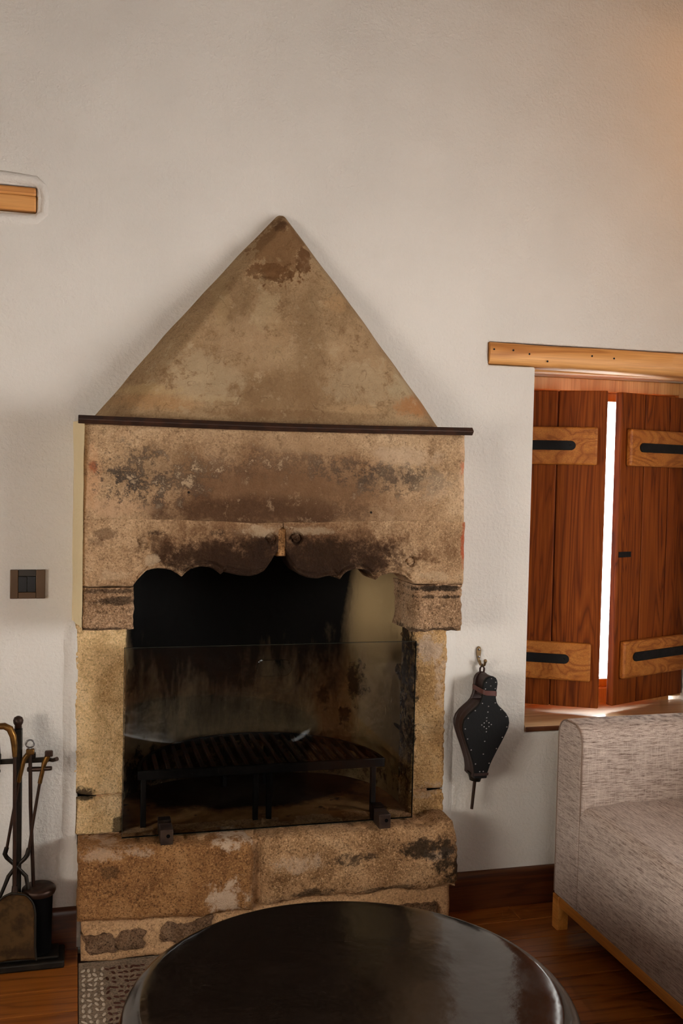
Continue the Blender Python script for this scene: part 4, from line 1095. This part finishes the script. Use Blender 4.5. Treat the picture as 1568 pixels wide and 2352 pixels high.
# ------------------------------------------------------------------ sofa
so = thing('sofa', (1.90, -1.15, 0), 'heather grey-brown fabric sofa on a beech frame under the window', 'sofa')
SX, SXB = 1.455, 2.36
def soft_box(name, x0, x1, y0, y1, z0, z1, r, mat, seg=6, sub=None):
    o = MB().box(x0, x1, y0, y1, z0, z1).obj(name, mat, so, smooth=60)
    b = o.modifiers.new('bevel', 'BEVEL'); b.width = r; b.segments = seg; b.limit_method = 'NONE'
    return o
def soft_arm(name, ya, yb, top):
    # cross-section across y with a generously rounded top, swept along x with rounded ends
    def sec(y0, y1, z0, z1, r, n=8):
        p = [(y0, z0), (y1, z0)]
        p += [(y1 - r + r * cos(a), z1 - r + r * sin(a)) for a in [pi / 2 * i / n for i in range(n + 1)]]
        p += [(y0 + r + r * cos(a), z1 - r + r * sin(a)) for a in [pi / 2 + pi / 2 * i / n for i in range(n + 1)]]
        return p
    mb = MB(); rings = []
    e = 0.014
    for x, k in [(SX + e * (1 - cos(a)), e * (1 - sin(a))) for a in [pi / 2 * i / 5 for i in range(6)]] + [(lerp(SX + e + 0.01, SXB, i / 12), 0) for i in range(13)]:
        bulge = 0.004 * sin(min(1, (x - SX) / 0.6) * pi)
        rings.append([(x, y, z) for y, z in sec(ya + k - bulge, yb - k + bulge, 0.106 + k * 0.3, top - k + 0.002 * ns(x, ya, 1, 5), 0.050)])
    n = len(rings[0])
    for r in rings: mb.v += r
    for i in range(len(rings) - 1):
        for j in range(n): mb.f.append((i * n + j, i * n + (j + 1) % n, (i + 1) * n + (j + 1) % n, (i + 1) * n + j))
    mb.f.append(tuple(range(n))); mb.f.append(tuple(reversed(range((len(rings) - 1) * n, len(rings) * n))))
    o = mb.obj(name, m_fab_arm, so, smooth=50)
    s = sec(ya + 0.003, yb - 0.003, 0.112, top - 0.003, 0.050)
    pts = [(SX + 0.003, y, z) for y, z in s[1:]] + [(SX + 0.003, *s[0])]
    MB().tube(pts, 0.0022, 6).obj('piping', m_fab_piping, o, smooth=60)
    return o
soft_arm('arm', -0.322, -0.170, 0.662)
soft_arm('arm', -2.212, -2.060, 0.662)
def seat_pt_section(n=8):
    r = 0.040; z0, z1 = 0.106, 0.428
    p = [(2.14, z0), (SX + 0.004, z0), (SX, z0 + 0.01)]
    p += [(SX + r - r * cos(a), z1 - r + r * sin(a)) for a in [pi / 2 * i / n for i in range(n + 1)]]
    p += [(1.62, z1 + 0.006), (1.80, z1 + 0.008), (2.0, z1 + 0.004), (2.14, z1)]
    return p
sec = seat_pt_section(); n = len(sec); mb = MB(); ny = 60
for i in range(ny + 1):
    y = lerp(-0.3225, -2.0595, i / ny)
    d = min(i, ny - i) / ny
    for x, z in sec:
        k = 0.006 * max(0, 1 - d / 0.012) if z > 0.4 else 0
        mb.v.append((x + (0.004 * ns(1, y, z, 3) if x < 1.5 else 0), y, z - k + (0.003 * ns(x, y, 2, 4) if z > 0.40 else 0)))
for i in range(ny):
    for j in range(n): mb.f.append((i * n + j, i * n + (j + 1) % n, (i + 1) * n + (j + 1) % n, (i + 1) * n + j))
mb.f.append(tuple(range(n))); mb.f.append(tuple(reversed(range(ny * n, ny * n + n))))
mb.obj('seat', m_fab_seat, so, smooth=60)
soft_box('backrest', 2.142, SXB, -2.0595, -0.3225, 0.106, 0.76, 0.045, m_fab_seat)
MB().box(SX + 0.002, SX + 0.030, -2.170, -0.210, 0.074, 0.1055).obj('rail', m_sofawood, so, bevel=0.002)
MB().box(SXB - 0.035, SXB - 0.005, -2.170, -0.210, 0.074, 0.1055).obj('rail', m_sofawood, so, bevel=0.002)
for y0 in (-0.2095, -2.2055):
    for x0 in (SX - 0.002, SXB - 0.037):
        MB().box(x0, x0 + 0.036, y0, y0 + 0.036, 0.0, 0.1055).obj('leg', m_sofawood, so, bevel=0.0015)
    MB().box(SX + 0.034, SXB - 0.037, y0 + 0.004, y0 + 0.030, 0.074, 0.1055).obj('rail', m_sofawood, so, bevel=0.002)

# ------------------------------------------------------------------ round table
tb = thing('coffee_table', (0.522, -1.154, 0), 'round dark polished table with a fat rounded rim in the foreground', 'table')
R = 0.436; TZ = 0.408
prof = [(0.001, TZ)]
prof += [(R * k, TZ + 0.0005 * (1 - k)) for k in (0.25, 0.5, 0.75, 0.86)]
c = (R - 0.046, TZ - 0.046)
prof += [(c[0] + 0.046 * sin(a), c[1] + 0.046 * cos(a)) for a in [i * pi / 28 for i in range(1, 15)]]
prof += [(R - 0.001, TZ - 0.06), (R - 0.006, TZ - 0.085), (R - 0.014, TZ - 0.11)]
prof = prof[::-1]
MB().lathe(prof, (0.522, -1.154, 0), 160).obj('table_top', m_table, tb, smooth=70)
MB().lathe([(R - 0.05, 0.0), (R - 0.045, 0.02), (R - 0.034, 0.15), (R - 0.022, 0.26), (R - 0.016, TZ - 0.111)], (0.522, -1.154, 0), 96).obj('drum', m_table, tb, smooth=60)

# ------------------------------------------------------------------ unseen hanging lamp added for a warm glow on the upper right wall
lp = thing('added_pendant_lamp', (2.25, -0.62, 2.74), 'small brass pendant lamp added out of view above the sofa for warm light', 'lamp')
MB().tube([(2.25, -0.62, 2.90), (2.25, -0.62, CEIL - 0.01)], 0.004, 8).obj('cord', m_black, lp)
MB().lathe([(0.05, 0.0), (0.048, 0.012), (0.02, 0.02)], (2.25, -0.62, CEIL - 0.0205), 24).obj('ceiling_rose', m_brass, lp)
mbl = MB(); mbl.grid(lambda u, v: (2.25 + lerp(0.12, 0.03, v) * cos(2 * pi * u), -0.62 + lerp(0.12, 0.03, v) * sin(2 * pi * u), lerp(2.78, 2.90, v)), 32, 6, wrap=True)
mbl.obj('shade', m_brass, lp, smooth=60)
bt = NT('warm_bulb'); bt.b.inputs['Emission Color'].default_value = (1.0, 0.52, 0.20, 1); bt.b.inputs['Emission Strength'].default_value = 4.0
MB().lathe([(0.004, -0.035), (0.022, -0.028), (0.032, -0.008), (0.03, 0.012), (0.016, 0.034), (0.012, 0.05)], (2.25, -0.62, 2.80), 20).obj('bulb', bt.done((1, 0.8, 0.6, 1), 0.4), lp, smooth=60)
ll = bpy.data.lights.new('added_lamp_light', 'POINT'); ll.energy = 9.0; ll.color = (1.0, 0.46, 0.14); ll.shadow_soft_size = 0.04
lo = bpy.data.objects.new('added_lamp_light', ll); COL.objects.link(lo); lo.location = (2.25, -0.62, 2.735)
